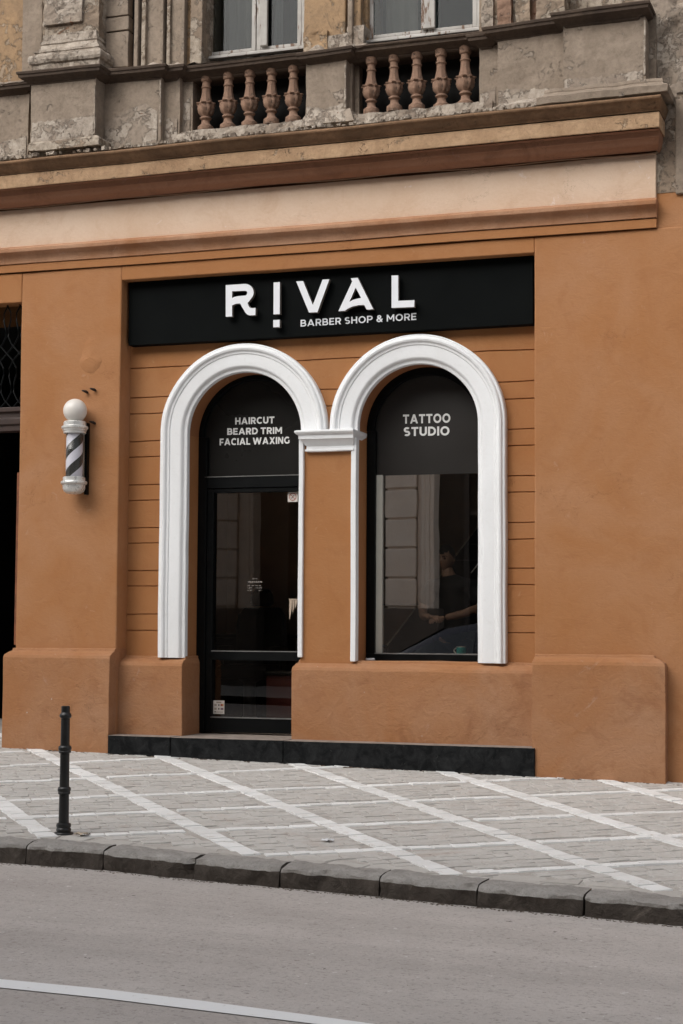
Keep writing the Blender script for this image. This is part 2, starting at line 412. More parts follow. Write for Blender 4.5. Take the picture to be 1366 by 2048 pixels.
# --- white road line
b = MB(); up = [(-60, 1954), (0, 1960), (200, 1979), (400, 2003), (600, 2029.5), (735, 2048), (900, 2072)]
lo = [(-60, 1971), (0, 1977), (200, 1997.5), (400, 2022), (600, 2046), (735, 2063), (900, 2085)]
def rp(x, y):
    d = ray(x, y); t = (road_z(0, -8)-CP.z)/d.z
    for _ in range(6):
        q = CP+d*t; t = (road_z(q.x, q.y)-CP.z)/d.z
    return CP+d*t
N = len(up)
U = [rp(*p) for p in up]; L = [rp(*p) for p in lo]
vs = []
for a, c_ in zip(U, L): vs += [(a.x, a.y, road_z(a.x, a.y)+.004), (c_.x, c_.y, road_z(c_.x, c_.y)+.004)]
b.add(vs, [(2*i, 2*i+1, 2*i+3, 2*i+2) for i in range(N-1)])
struct(b.build('road_line', ROADPAINT))

# --- pavement setts in diagonal lines, white painted rows among them
AL = [((84.5, 1508), (507, 1713)), ((0, 1605.5), (97, 1677)), ((333, 1518), (904, 1751)), ((625, 1541), (1353, 1792)), ((907, 1551), (1366, 1690)), ((1281, 1582), (1366, 1605))]
BL = [((0, 1534), (328, 1517)), ((0, 1566), (584, 1539)), ((0, 1603), (943, 1564)), ((0, 1638), (1366, 1580)), ((205, 1671), (1366, 1624.5)), ((487, 1713), (1366, 1672)), ((886, 1750), (1366, 1725))]
lines = []
for S, wd, ext in ((AL, .125, (-6, 9)), (BL, .088, (-9, 9))):
    for a, c_ in S:
        p = gp(*a); q = gp(*c_); d = Vector((q.x-p.x, q.y-p.y, 0)).normalized(); lines.append((Vector((p.x, p.y, 0)), d, wd))
for k in range(1, 5):   # the grid goes on past both edges of the picture
    p, d, wd = lines[1]; nn = Vector((-d.y, d.x, 0)); s_ = -1 if (lines[0][0]-p).dot(nn) > 0 else 1
    lines.append((p+nn*s_*.94*k, d, wd))
    p, d, wd = lines[5]; s_ = -1 if (lines[3][0]-p).dot(nn) > 0 else 1
    lines.append((p+nn*s_*.94*k, d, wd))
    p, d, wd = lines[12]; nn = Vector((-d.y, d.x, 0)); s_ = -1 if (lines[11][0]-p).dot(nn) > 0 else 1
    lines.append((p+nn*s_*.92*k, d, wd))
    p, d, wd = lines[6]; s_ = -s_
    lines.append((p+nn*s_*.95*k, d, wd))
def inside(x, y, mrg=.0):
    if y > .9 or x < -8.5 or x > 8: return False
    if y < kerb_y(x)+.42+mrg+.12*noise.noise(Vector((x*1.3, 0, 2))): return False
    return True
def stone(b, tints, c, d, ln, wd, mi, tint, h=.012, jit=.012):
    n = Vector((-d.y, d.x, 0)); vs = []
    cs = []
    for sx, sy in ((-1, -1), (1, -1), (1, 1), (-1, 1)):
        p = c+d*(sx*ln/2)+n*(sy*wd/2)+Vector((random.uniform(-jit, jit), random.uniform(-jit, jit), 0)); cs.append(p)
    dz = random.uniform(-.003, .003)
    outer = [(p.x, p.y, G(p.x, p.y)-.004) for p in cs]
    inner = []
    for p in cs:
        q = c+(p-c)*.94; inner.append((q.x, q.y, G(q.x, q.y)+h+dz+random.uniform(-.0015, .0015)))
    b.add(outer+inner, [(4, 5, 6, 7), (0, 1, 5, 4), (1, 2, 6, 5), (2, 3, 7, 6), (3, 0, 4, 7)], mi)
    tints += [tint]*5
b = MB(); tints = []
base_d = lines[9][1]; base_n = Vector((-base_d.y, base_d.x, 0))
row = -110
while row < 110:
    t = -9.0+random.uniform(0, .1); wrow = .102
    while t < 12:
        ln = random.uniform(.085, .15)
        c_ = base_d*(t+ln/2)+base_n*(row*wrow)+Vector((0, 0, 0)); t += ln
        c_ = c_+base_n*.012*noise.noise(c_*1.5)
        if not inside(c_.x, c_.y): continue
        onl = any(abs((c_-p).dot(Vector((-d.y, d.x, 0)))) < wd*.5+.03 for p, d, wd in lines)
        if onl: continue
        tn = random.random()**1.6*.9
        stone(b, tints, c_, base_d, ln-.002, wrow-.002, 0, tn, .0055)
    row += 1
for li, (p, d, wd) in enumerate(lines):
    t = -14.0
    while t < 14:
        ln = random.uniform(.11, .19)
        c_ = p+d*(t+ln/2); t += ln
        if not inside(c_.x, c_.y, -.06 if d.y < 0 else .0): continue
        if d.y > 0 and any(abs((c_-q).dot(Vector((-e.y, e.x, 0)))) < w2*.5-.02 for q, e, w2 in lines if e.y < 0): continue
        stone(b, tints, c_, d, ln-.002, wd, 1, random.random(), .010 if d.y < 0 else .0085, .005)
pav = struct(b.build('pavement', [SETT, PAINTSETT], fix=False))
at = pav.data.attributes.new('tint', 'FLOAT', 'FACE'); at.data.foreach_set('value', tints)
# --- crazy cracked strip between setts and kerb
b = MB(); tints = []
x = -8.4
while x < 7.8:
    ln = random.uniform(.16, .42); y0 = kerb_y(x+ln/2)+.18
    yy = y0
    for k in range(3):
        h_ = random.uniform(.10, .17)
        cs = [Vector((x+random.uniform(-.05, .05), yy+random.uniform(-.03, .03), 0)), Vector((x+ln+random.uniform(-.05, .03), yy+random.uniform(-.03, .03), 0)),
              Vector((x+ln+random.uniform(-.05, .05), yy+h_+random.uniform(-.03, .03), 0)), Vector((x+random.uniform(-.03, .05), yy+h_+random.uniform(-.03, .03), 0))]
        ctr = sum(cs, Vector())/4
        if not inside(ctr.x, ctr.y, -.02):
            o_ = []; i_ = []
            dz = random.uniform(.001, .008)
            for q in cs: o_.append((q.x, q.y, G(q.x, q.y)-.005)); q2 = ctr+(q-ctr)*.95; i_.append((q2.x, q2.y, G(q2.x, q2.y)+dz))
            b.add(o_+i_, [(4, 5, 6, 7), (0, 1, 5, 4), (1, 2, 6, 5), (2, 3, 7, 6), (3, 0, 4, 7)]); tints += [random.random()]*5
        yy += h_
    x += ln
edge = struct(b.build('pavement_edge', SLABCONC, fix=False))
at = edge.data.attributes.new('tint', 'FLOAT', 'FACE'); at.data.foreach_set('value', tints)

# --- soil and grit gathered along the foot of the walls and in the gutter
b = MB()
def clod(x, y, z, s_):
    vs = []
    for a in (0, 1):
        for q in range(5):
            an = 2*math.pi*q/5+random.random()*.8; r_ = s_*(1 if a == 0 else .55)*random.uniform(.7, 1.2); vs.append((x+r_*1.5*math.cos(an), y+r_*math.sin(an), z+a*s_*.5-.003))
    b.add(vs, [(5, 6, 7, 8, 9)]+[(q, (q+1) % 5, 5+(q+1) % 5, 5+q) for q in range(5)])
for k in range(700):
    x = random.uniform(-3.4, 4.2)
    if noise.noise(Vector((x*2.1, 4, 4))) < random.uniform(-.35, .25): continue
    y = -.135-abs(random.gauss(0, .012)) if not fx(215, 1490, -.145) < x < fx(1069.5, 1520, -.145) else -.16-abs(random.gauss(0, .010))
    clod(x, y, G(x, y)+.004, random.uniform(.004, .016))
for k in range(900):
    x = random.uniform(-1.2, 4.2); y = kerb_y(x)-.012-abs(random.gauss(0, .022))
    clod(x, y, road_z(x, y)+.003, random.uniform(.002, .007))
SOIL = simple('street_soil', (.13, .10, .075), .95, .5, 9, .3)
b.build('wall_foot_soil', SOIL)['kind'] = 'stuff'
# --- kerb stones, each one a thing
kl = {1: 'grey granite kerb stone cut by the left edge of the picture, nearest the bollard foot', 2: 'grey kerb stone below the bollard, its right end at a wide dark joint',
      3: 'kerb stone second right of the bollard, below the end of a white diagonal', 4: 'kerb stone below the shop door, fourth from the left edge',
      5: 'kerb stone with pale worn top in the middle of the kerb, below the middle pier', 6: 'chipped kerb stone with a broken corner below the shop window',
      7: 'lumpy kerb stone second from the right edge of the picture', 8: 'rough lumpy kerb stone cut by the right edge of the picture'}
for i in range(len(KW)-1):
    a, c_ = KW[i], KW[i+1]
    d = Vector((c_.x-a.x, c_.y-a.y, 0)); ln = d.length; d.normalize(); n = Vector((-d.y, d.x, 0))
    g = .003+.004*random.random(); NX = 40; b = MB(); vs = []; prof = [(0.0, -.30), (.002, -KERBH-.03), (.0, -.07), (.0, -.028), (.012, -.008), (.035, 0.0), (.10, .004), (.20, .002), (.205, -.2)]
    for k in range(NX+1):
        s_ = g+(ln-2*g)*k/NX
        e = min(k, NX-k)/NX
        for q, (dn, dz) in enumerate(prof):
            P0 = Vector((a.x, a.y, 0))+d*s_+n*dn
            seed = Vector((P0.x*4.5, dn*6+i, dz*9)); rough = .018*noise.noise(seed)+.014*noise.noise(seed*2.7)+.007*noise.noise(seed*6.5)
            ch = 0
            if e < .05 and 1 < q < 6: ch = (.05-e)/.05*random.uniform(.002, .010)
            if q in (2, 3, 4): ch += max(0, noise.noise(Vector((P0.x*5, 1, 9)))-.12)*.06
            o_ = P0+n*(ch+rough*(1.2 if q < 5 else .2))
            vs.append((o_.x, o_.y, G(P0.x, P0.y)+.018+dz+rough*(.5 if q > 3 else .3)-ch*.5*(q > 3)))
    m_ = len(prof)
    fs = []; mi = []
    for k in range(NX):
        for q in range(m_-1): fs.append((k*m_+q, (k+1)*m_+q, (k+1)*m_+q+1, k*m_+q+1)); mi.append(1 if q < 3 else 0)
    b.add(vs, fs); b.m = mi
    b.add([vs[q] for q in range(m_)], [tuple(range(m_))], 1); b.add([vs[NX*m_+q] for q in range(m_)], [tuple(range(m_-1, -1, -1))], 1)
    o = b.build('kerb_stone', [KERB, KERBF], smooth=45)
    tag(o, kl.get(i, 'grey granite kerb stone past the edge of the picture'), 'kerb stone', 'granite kerb stones along the pavement edge')

# ================================================================ THE BUILDING
bld = thing('corner_building', 'ochre plastered building with a barber shop below and a crumbling grey upper storey', 'building', (0, 0, 0))
YW, YG = .20, .50                         # recessed wall, glazing
XLEFT, XRIGHT = -9.5, 8.5
xg = fx(38, 900, 0)                       # gate side of the left pier
xa = fx(238.5, 900, 0); xb = fx(1069, 1000, 0)      # recess edges
zrec = fz(683, 531, 0)                    # top of the recess
zL1 = fz(683, 501, 0)
zslab = fz(683, 1484, -.14)
zcap = fz(683, 1303, 0)                   # top of the pier plinths
T = .004
# piers
zt = zL1
def pier(x0, x1, name='pier', z0=-.6, z1=None, mat=ORANGE_PIER, yb=1.1):
    return MB().loft(x0, x1, 0, yb, [(z0, 0)]+[(z0+(z1-z0)*k/8, 0) for k in range(1, 9)], n=6).build(name, mat, bld, bevel=.012, wob=.007, freq=1.7)
pier(xg, xa, z1=zL1); pier(xb, XRIGHT, z1=zL1)
# lintel between the piers and over the gate
zgate = fz(20, 606, .0)
MB().loft(xa, xb, 0, 1.1, [(zrec, 0), (zL1, 0)], n=10).build('lintel', ORANGE, bld, bevel=.008, wob=.006)
MB().loft(-5.6, xg, 0, 1.1, [(zgate, 0), (zL1, 0)], n=6).build('gate_lintel', ORANGE, bld, bevel=.01, wob=.006)
MB().loft(XLEFT, -5.6, 0, 1.1, [(-.6, 0), (zL1, 0)], n=6).build('pier', ORANGE_PIER, bld, bevel=.012, wob=.006)
# made-up shallow bump on the pier, shaped to throw a soft shadow crescent
lp = fp(181, 715, 0); b = MB(); vs = []; fs = []
NR, NA = 9, 28
for i in range(NR):
    rr = i/(NR-1)
    for k in range(NA):
        a = 2*math.pi*k/NA; s_ = math.sin(a)
        ex = .135*rr*math.cos(a); ez = (.16 if s_ < 0 else .42)*rr*s_
        h_ = (.02 if s_ < 0 else .02*(1-.9*s_*rr))*(1-rr**(3.2 if s_ < 0 else 1.2))
        vs.append((lp.x+ex, .008-h_, lp.z+ez))
for i in range(NR-1):
    for k in range(NA):
        fs.append((i*NA+k, (i+1)*NA+k, (i+1)*NA+(k+1) % NA, i*NA+(k+1) % NA))
b.add(vs, fs).build('added_plaster_bump', ORANGE_PIER, bld, smooth=True)

# plinths of the piers
def plinth(x0, x1, yf, zt_, yb=.5, left=1, right=1, cap=.085, out=.12, name='plinth', mat=PLINTH, nz=6):
    lv = [(-.9, out)]+[(-.9+(zt_-cap+.9)*k/nz, out) for k in range(1, nz+1)]
    lv += [(zt_-cap*.72, out*.93), (zt_-cap*.66, out*.86), (zt_-cap*.42, out*.55), (zt_-cap*.28, out*.26), (zt_-cap*.2, out*.22), (zt_-cap*.06, out*.2), (zt_, out*.04)]
    return MB().loft(x0, x1, yf, yb, lv, n=8, left=left, right=right).build(name, mat, bld, bevel=.01, wob=.009, freq=2.2)
zl = fz(130, 1296, 0); zr = fz(1200, 1309, 0)
plinth(xg, xa-.003, -.002, zl, left=.4, right=0)
plinth(xb+.003, fx(1331, 1400, -.12)-.12, -.002, zr, left=0)
# recessed plinths under the arches
zc2 = fz(300, 1311, YW)
xl2 = fx(364, 1380, .06)
plinth(xa-.02, xl2-.02, YW, zc2, yb=YG+.05, left=0, right=.14, out=.14)
xm1 = fx(583, 1390, .06); zc3 = fz(850, 1323, YW)
plinth(xm1+.03, xb+.02, YW, zc3, yb=YG+.2, left=.21, right=0, out=.14)

# --- grooved wall of the recess with two arched openings
ocl, ocr = (fx(321, 850, .13)+fx(652, 845, .13))/2, (fx(659, 850, .13)+fx(1011, 845, .13))/2
rol, ror = (fx(652, 845, .13)-fx(321, 850, .13))/2, (fx(1011, 845, .13)-fx(659, 850, .13))/2
zcl = fz(490, 686, .12)-rol; zcr = fz(838, 668, .12)-ror
wm = .245
ril, rir = rol-wm, ror-wm
prof = [(YW, -.2)]
gy = [736.6, 795, 828, 883.5, 915, 970, 1000.6, 1055.7, 1085.6, 1139.5, 1170, 1228, 1261]
gr = [699, 762.7, 797, 857, 890, 952, 985, 1045, 1078, 1138, 1172, 1232, 1266]
zg = sorted([(fz(255, a, YW)+fz(1069, c_, YW))/2 for a, c_ in zip(gy, gr)])
zg.append(zg[-1]+(zg[-1]-zg[-2])+.05)
for z in zg: prof += [(YW, z-.009), (YW+.013, z-.002), (YW+.013, z+.002), (YW, z+.006)]
prof += [(YW, zrec+.05), (YG+.08, zrec+.05), (YG+.08, -.2)]
b = MB(); k = len(prof); NX = 16; vs = []; fs = []
for i in range(NX+1):
    x = xa-.04+(xb-xa+.08)*i/NX
    vs += [(x, y, z+(.008*noise.noise(Vector((x*2.3, z*3, 1))) if y > YW+.001 or 1 else 0)) for y, z in prof]
for i in range(NX):
    for j in range(k): fs.append((i*k+j, i*k+(j+1) % k, (i+1)*k+(j+1) % k, (i+1)*k+j))
fs.append(tuple(range(k))); fs.append(tuple(NX*k+j for j in range(k-1, -1, -1)))
wall = b.add(vs, fs).build('recessed_wall', [ORANGE], bld)
def arch_poly(cx, r, zc, z0, n=40):
    return [(cx-r, z0), (cx+r, z0)]+[(cx+r*math.cos(math.pi*i/n), zc+r*math.sin(math.pi*i/n)) for i in range(n+1)]
for cx, r, zc in ((ocl, ril, zcl), (ocr, rir, zcr)):
    cut = MB().prism(arch_poly(cx, r+.012, zc, -1), -.5, 1.5).build('cutter', REVEAL)
    md = wall.modifiers.new('b', 'BOOLEAN'); md.object = cut; md.operation = 'DIFFERENCE'; md.solver = 'EXACT'
    bake(wall); bpy.data.objects.remove(cut)
me = wall.data
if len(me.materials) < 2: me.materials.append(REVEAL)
for p in me.polygons:   # jambs take the darker, redder material
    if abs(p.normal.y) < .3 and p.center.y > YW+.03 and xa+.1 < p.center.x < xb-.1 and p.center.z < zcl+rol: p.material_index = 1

# --- white arch mouldings
P_M = [(0, .02), (0, -.030), (.006, -.036), (.026, -.038), (.030, -.040), (.040, -.058), (.052, -.066), (.058, -.067), (.150, -.070), (.156, -.078), (.172, -.080), (.178, -.086), (.186, -.097), (.200, -.102), (.212, -.098), (.220, -.088), (.224, -.080), (.238, -.078), (.245, -.070), (.245, .02)]
def arch_mould(cx, r, zc, zleft, zright):
    path = []
    nleg = 10
    for i in range(nleg): path.append((cx-r, zleft+(zc-zleft)*i/nleg, (-1, 0)))
    n = 44
    for i in range(n+1):
        a = math.pi-math.pi*i/n; path.append((cx+r*math.cos(a), zc+r*math.sin(a), (math.cos(a), math.sin(a))))
    for i in range(1, nleg+1): path.append((cx+r, zc+(zright-zc)*i/nleg, (1, 0)))
    b = MB(); k = len(P_M); vs = []; fs = []
    for x, z, (nx_, nz_) in path:
        for s_, d in P_M: vs.append((x+nx_*s_, YW+d, z+nz_*s_))
    for i in range(len(path)-1):
        for j in range(k-1): fs.append((i*k+j, (i+1)*k+j, (i+1)*k+j+1, i*k+j+1))
    fs.append(tuple(range(k))); fs.append(tuple((len(path)-1)*k+j for j in range(k-1, -1, -1)))
    return b.add(vs, fs).build('arch_moulding', WHITE, bld, smooth=28, wob=.005, freq=2.5)
zcapt = (fz(588, 863, .1)+fz(718, 857.5, .1))/2
arch_mould(ocl, ril, zcl, fz(345, 1315, .10), zcapt-.01)
arch_mould(ocr, rir, zcr, zcapt-.01, fz(985, 1327, .10))

# --- middle pier, its white edges and capital
xml, xmr = ocl+ril, ocr-rir
zm0 = fz(650, 1320, .15)-.06
MB().loft(xml+.02, xmr-.02, .155, .5, [(zm0, 0)]+[(zm0+(zcapt-zm0)*k/6, 0) for k in range(1, 7)], n=3).build('middle_pier', ORANGE, bld, wob=.004)
zmu = zcapt-.15
MB().loft(xml, xml+.042, .125, .3, [(fz(602, 1315, .125), 0)]+[(zm0+.08+(zmu-zm0)*k/6, 0) for k in range(1, 7)], n=1).build('white_edge', WHITE, bld, bevel=.006, wob=.004, freq=3)
MB().loft(xmr-.048, xmr, .125, YW+.005, [(fz(708, 1323, .125), 0)]+[(zm0+.08+(zmu-zm0)*k/6, 0) for k in range(1, 7)], n=1).build('white_edge', WHITE, bld, bevel=.006, wob=.004, freq=3)
h = (fz(650, 860.5, .1)-fz(650, 904, .1))/44.5
lv = [(zcapt-43*h, .0), (zcapt-42*h, .012), (zcapt-38.5*h, .012), (zcapt-37.5*h, .002), (zcapt-32*h, .002), (zcapt-30*h, .012), (zcapt-26*h, .022), (zcapt-21*h, .042), (zcapt-18.5*h, .05), (zcapt-18*h, .056), (zcapt-10.5*h, .058), (zcapt-9.5*h, .066), (zcapt-7*h, .078), (zcapt-4*h, .085), (zcapt-1*h, .083), (zcapt, .07), (zcapt+.004, .0)]
MB().loft(fx(588.5, 862, .04)+.085, xmr-.03, .125, .42, lv, n=3, right=.35).build('capital', WHITE, bld, smooth=35, wob=.004, freq=4)

# --- black stone base slabs
xs = [fx(215, 1490, -.145), fx(340, 1495, -.145), fx(565.5, 1505, -.145), fx(1069.5, 1520, -.145)]
for i in range(3):
    zt0 = zslab-.002*i
    o = MB().loft(xs[i]+.003, xs[i+1]-.003, -.145+.004*(i == 1), YG+.3, [(-.5 if i == 2 else fz(450, 1519+4*i, -.145), 0), (zt0-.02, 0), (zt0, 0)], n=5).build('base_slab', [DARKSTONE, STONETOP], bld, bevel=.005, wob=.003, freq=3)
    for p in o.data.polygons:
        if p.normal.z > .9: p.material_index = 1

# --- entablature: architrave lines, lower moulding, pale frieze, cornice
xe = fx(1313, 400, -.03)
def band(name, pts, mat, xr=xe, right=1, tilt=0, bevel=.004, wob=.005, n=24, smooth=30):
    """pts: [(photo y at x=683, Y)] from bottom up"""
    lv = []
    for y, Y in pts: lv.append((fz(683, y, Y), -Y))
    return MB().loft(XLEFT, xr, 0, .9, lv, n=n, tilt=tilt, right=right).build(name, mat, bld, bevel=bevel, wob=wob, smooth=smooth, freq=1.3)
band('architrave', [(499.5, 0), (499, -.022), (484, -.022), (481.5, -.018)], ORANGE, right=0, tilt=0)
band('lower_moulding', [(482, 0.02), (480.5, -.034), (474, -.036), (471.5, -.040), (468, -.045), (462, -.062), (458, -.085), (455, -.105), (452, -.108), (447, -.110), (443.5, -.03)], MOULD, tilt=.001, right=.12)
band('frieze', [(446, -.02), (430, -.028), (400, -.028), (375, -.026), (362, -.02)], FRIEZE, tilt=.003, right=0, wob=.008)
band('cornice_cove', [(366, .02), (365, .04), (357.5, .05), (357, -.085), (355, -.09), (351, -.12), (347, -.15), (341, -.172), (333, -.19), (331.5, -.2), (318.5, -.215), (315.5, -.24), (314, -.05)], COVE, xr=xe, tilt=.004, right=.25, smooth=40)
band('cornice_fascia', [(314.5, -.05), (314, -.285), (311.5, -.29), (286, -.292), (284.5, -.28), (283.5, -.1)], CORONA, xr=xe-.02, tilt=.005, right=.3, wob=.006)
band('cornice_edge', [(284, -.1), (283.5, -.298), (280.5, -.302), (279, -.31), (275, -.33), (268, -.352), (262, -.372), (259.5, -.385), (255.5, -.39), (253, -.37)], GUTTER, xr=xe-.02, tilt=.006, right=.3, wob=.008, smooth=40)
# the cornice top, strewn with crumbled plaster, up to the pedestals
zct = fz(683, 254, -.38)
b = MB(); vs = []; fs = []; NX, NY = 420, 22
for i in range(NX+1):
    x = XLEFT+(xe+.06-XLEFT)*i/NX
    for j in range(NY+1):
        t = j/NY; y = -.375+.56*t
        z = zct+.006*x+.01+.03*t+max(0, t-.16)*.16
        if t > .05: z += (.030*noise.noise(Vector((x*6, y*8, 0)))+.022*abs(noise.noise(Vector((x*17, y*15, 4)))))*min(1, t*3)
        vs.append((x, y, z))
for i in range(NX):
    for j in range(NY):
        a = i*(NY+1)+j; fs.append((a, a+NY+1, a+NY+2, a+1))
b.add(vs, fs).build('crumbling_ledge', RUBBLE, bld, smooth=40)
b = MB()      # loose lumps of plaster and brick lying on the ledge
for k in range(330):
    x = random.uniform(-4.6, xe-.1); y = random.uniform(-.32, -.1); z = zct+.006*x+.04+(y+.375)/.56*.09
    s_ = random.uniform(.008, .032); vs = []
    for a in (-1, 1):
        for q in range(5):
            an = 2*math.pi*q/5+random.random(); vs.append((x+s_*1.4*math.cos(an)*random.uniform(.6, 1), y+s_*math.sin(an), z+a*s_*.55+random.uniform(-.004, .004)))
    b.add(vs, [(4, 3, 2, 1, 0), (5, 6, 7, 8, 9)]+[(q, (q+1) % 5, 5+(q+1) % 5, 5+q) for q in range(5)])
b.build('plaster_debris', RUBBLE, bld)['kind'] = 'stuff'
# thin cable sagging along the top of the frieze belongs to the street wiring
cpts = []
for px in range(-60, 1320, 25):
    yy = 417.5-(113.5)*px/1313+1.6*math.sin(px*.021)+1.2*math.sin(px*.006+1)
    q = fp(px, yy, -.062); cpts.append(tuple(q))
CABLE = simple('cable_sheath', (.30, .19, .12), .7, .3, 9, 0)
cb = tag(MB().tube(cpts, .006, 6).build('cable', CABLE, None, smooth=True), 'thin cable sagging along the top edge of the pale frieze under the cornice', 'cable')

# --- balustrade zone
bal = MB().loft(fx(360, 200, .1), fx(990, 200, .1), .02, .24, [(fz(683, 240, -.02)-.1, 0), (fz(683, 228, -.02), 0)], n=14, tilt=.006).build('balustrade', RUBBLE, bld, wob=.01, freq=5, crumble=.02)
# back wall behind the balusters and everything: body of the upper storey up to the windows
zrail = fz(683, 92, 0.0)
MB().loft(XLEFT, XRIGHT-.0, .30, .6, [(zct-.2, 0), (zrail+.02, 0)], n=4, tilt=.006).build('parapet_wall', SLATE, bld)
YR = 0.0
rail_lv = lambda zt_: [(zt_-.112, -.100), (zt_-.102, -.086), (zt_-.090, -.082), (zt_-.086, -.068), (zt_-.074, -.058), (zt_-.064, -.034), (zt_-.056, -.012), (zt_-.052, -.004), (zt_-.028, 0), (zt_-.024, .010), (zt_-.007, .014), (zt_, .010), (zt_+.012, -.12)]
def rail(p0, p1, Y, left=1, right=1):
    """coping segment; p0,p1 = photo points of its upper front edge"""
    a = fp(*p0, Y); c_ = fp(*p1, Y); t = (c_.z-a.z)/(c_.x-a.x); z0 = a.z-t*a.x
    MB().loft(a.x, c_.x, Y, .55, rail_lv(z0), n=8, tilt=t, left=left, right=right).build('coping', RAIL, bal, smooth=30, wob=.006, freq=3)
def pedestal(px0, px1, ytop, Y, yb=.34, mat=STUCCO, base=True, zb=None):
    x0 = fx(px0, ytop+60, Y); x1 = fx(px1, ytop+60, Y); xm = (x0+x1)/2
    zt_ = fz((px0+px1)/2, ytop, Y)+.035; z0 = zct+.006*xm-.05 if zb is None else zb
    lv = [(z0, .0)]+[(z0+(zt_-z0)*k/5, 0) for k in range(1, 6)]
    MB().loft(x0, x1, Y, yb, lv, n=4).build('pedestal', mat, bal, wob=.008, freq=3, crumble=.0035, cell=.04)
rail((-700, 244), (60, 162), .02)
rail((36, 143.5), (199, 127.5), -.29)
rail((150, 144), (330, 127), -.11)
rail((300, 135), (366, 128.5), -.05)
rail((340, 136), (980, 61), .02)
rail((595, 107), (703, 91), -.05)
rail((935, 70), (1000, 61), -.04)
rail((967, 54.5), (1140, 31), -.12)
rail((1104, 25.5), (1297, 0.5), -.30)
pedestal(-300, 57, 186, .10)
pedestal(62, 190, 160, -.20)
pedestal(150, 322, 150, -.02)
pedestal(300, 360, 150, .05)
pedestal(345, 386, 145, .12)
pedestal(612, 692, 122, .03)
pedestal(675, 704, 125, .12); pedestal(690, 718, 125, .2)
pedestal(958, 997, 100, .06)
pedestal(995, 1140, 78, -.03)
pedestal(1127, 1291, 50, -.20)
pedestal(1270, 1312, 40, -.02, yb=.5)
# base mouldings left under some pedestals
def basemould(p0, p1, Y, lvf, mat=STUCCO, right=1, left=1):
    a = fp(*p0, Y); c_ = fp(*p1, Y); t = (c_.z-a.z)/(c_.x-a.x); z0 = a.z-t*a.x
    MB().loft(a.x, c_.x, Y, .4, [(z0+dz, o) for dz, o in lvf], n=8, tilt=t, left=left, right=right).build('base_moulding', mat, bal, wob=.012, freq=5, crumble=.004 if mat is STUCCO else .009, cell=.02)
basemould((1106, 180), (1312, 158), -.22, [(-.14, .11), (-.085, .115), (-.075, .10), (-.06, .075), (-.045, .06), (-.035, .062), (-.012, .055), (0, .02)])
basemould((1000, 207), (1092, 194), -.12, [(-.08, .03), (-.03, .035), (0, .0)], RUBBLE)
basemould((70, 283), (192, 270), -.24, [(-.1, .05), (-.03, .045), (0, .01)], STUCCO_WORN)
basemould((612, 228), (700, 217), .02, [(-.12, .05), (-.06, .03), (0, .0)], RUBBLE)

def worn_foot(pts, Y, th=.006, mat=RUBBLE):
    """patch of bared plaster with a ragged upper edge; pts = upper edge in the photo"""
    top = []
    for (x0, y0), (x1, y1) in zip(pts, pts[1:]):
        n_ = max(2, int(abs(x1-x0)/3))
        for i in range(n_):
            t = i/n_; q = fp(x0+(x1-x0)*t, y0+(y1-y0)*t, Y); top.append((q.x, q.z+.018*noise.noise(Vector((q.x*19, 2, 5)))+.012*noise.noise(Vector((q.x*55, 8, 1)))))
    zlow = zct+.006*top[0][0]-.04; b = MB(); vs = []; fs = []; n_ = len(top); K = 10
    for x, z in top:
        for k in range(K+1):
            zz = zlow+(z-zlow)*k/K; e = noise.noise(Vector((x*22, zz*22, 3)))*.006+noise.noise(Vector((x*50, zz*50, 9)))*.003
            vs.append((x, Y-th*(1-(k/K)**6)+e*(k < K)-.02*(1-k/K)**3, zz))
    for i in range(n_-1):
        for k in range(K): a = i*(K+1)+k; fs.append((a, a+K+1, a+K+2, a+1))
    b.add(vs, fs).build('worn_plaster', mat, bal, smooth=40)
worn_foot([(64, 246), (120, 238), (190, 232)], -.203)
worn_foot([(211, 246), (250, 222), (290, 205), (318, 228)], -.023)
worn_foot([(332, 238), (358, 236)], .047); worn_foot([(362, 215), (384, 190)], .117)
worn_foot([(0, 285), (56, 272)], .097)
worn_foot([(613, 212), (650, 218), (690, 205)], .027)
worn_foot([(997, 180), (1060, 178), (1124, 176)], -.033)
worn_foot([(1129, 158), (1200, 154), (1288, 140)], -.203)
worn_foot([(960, 190), (994, 172)], .057)
def worn_edge(px, y0, y1, Y, wd=5):
    a = fp(px, y0, Y); c_ = fp(px+.3, y1, Y); n_ = 40; vs = []
    for i in range(n_+1):
        t = i/n_; z = a.z+(c_.z-a.z)*t; x = a.x+(c_.x-a.x)*t; w_ = wd*.0042*(.45+.9*abs(noise.noise(Vector((x, z*13, 1)))))
        vs += [(x-w_, Y-.0035, z), (x+.003, Y-.006, z), (x+.006, Y+.012+w_*.4, z)]
    MB().add(vs, [(3*i+q, 3*i+q+1, 3*i+q+4, 3*i+q+3) for i in range(n_) for q in (0, 1)]).build('worn_edge', RUBBLE, bal)
worn_edge(189.5, 268, 170, -.203, 4); worn_edge(321, 250, 160, -.023, 3); worn_edge(1290, 150, 40, -.203, 4); worn_edge(691, 215, 130, .027, 4)
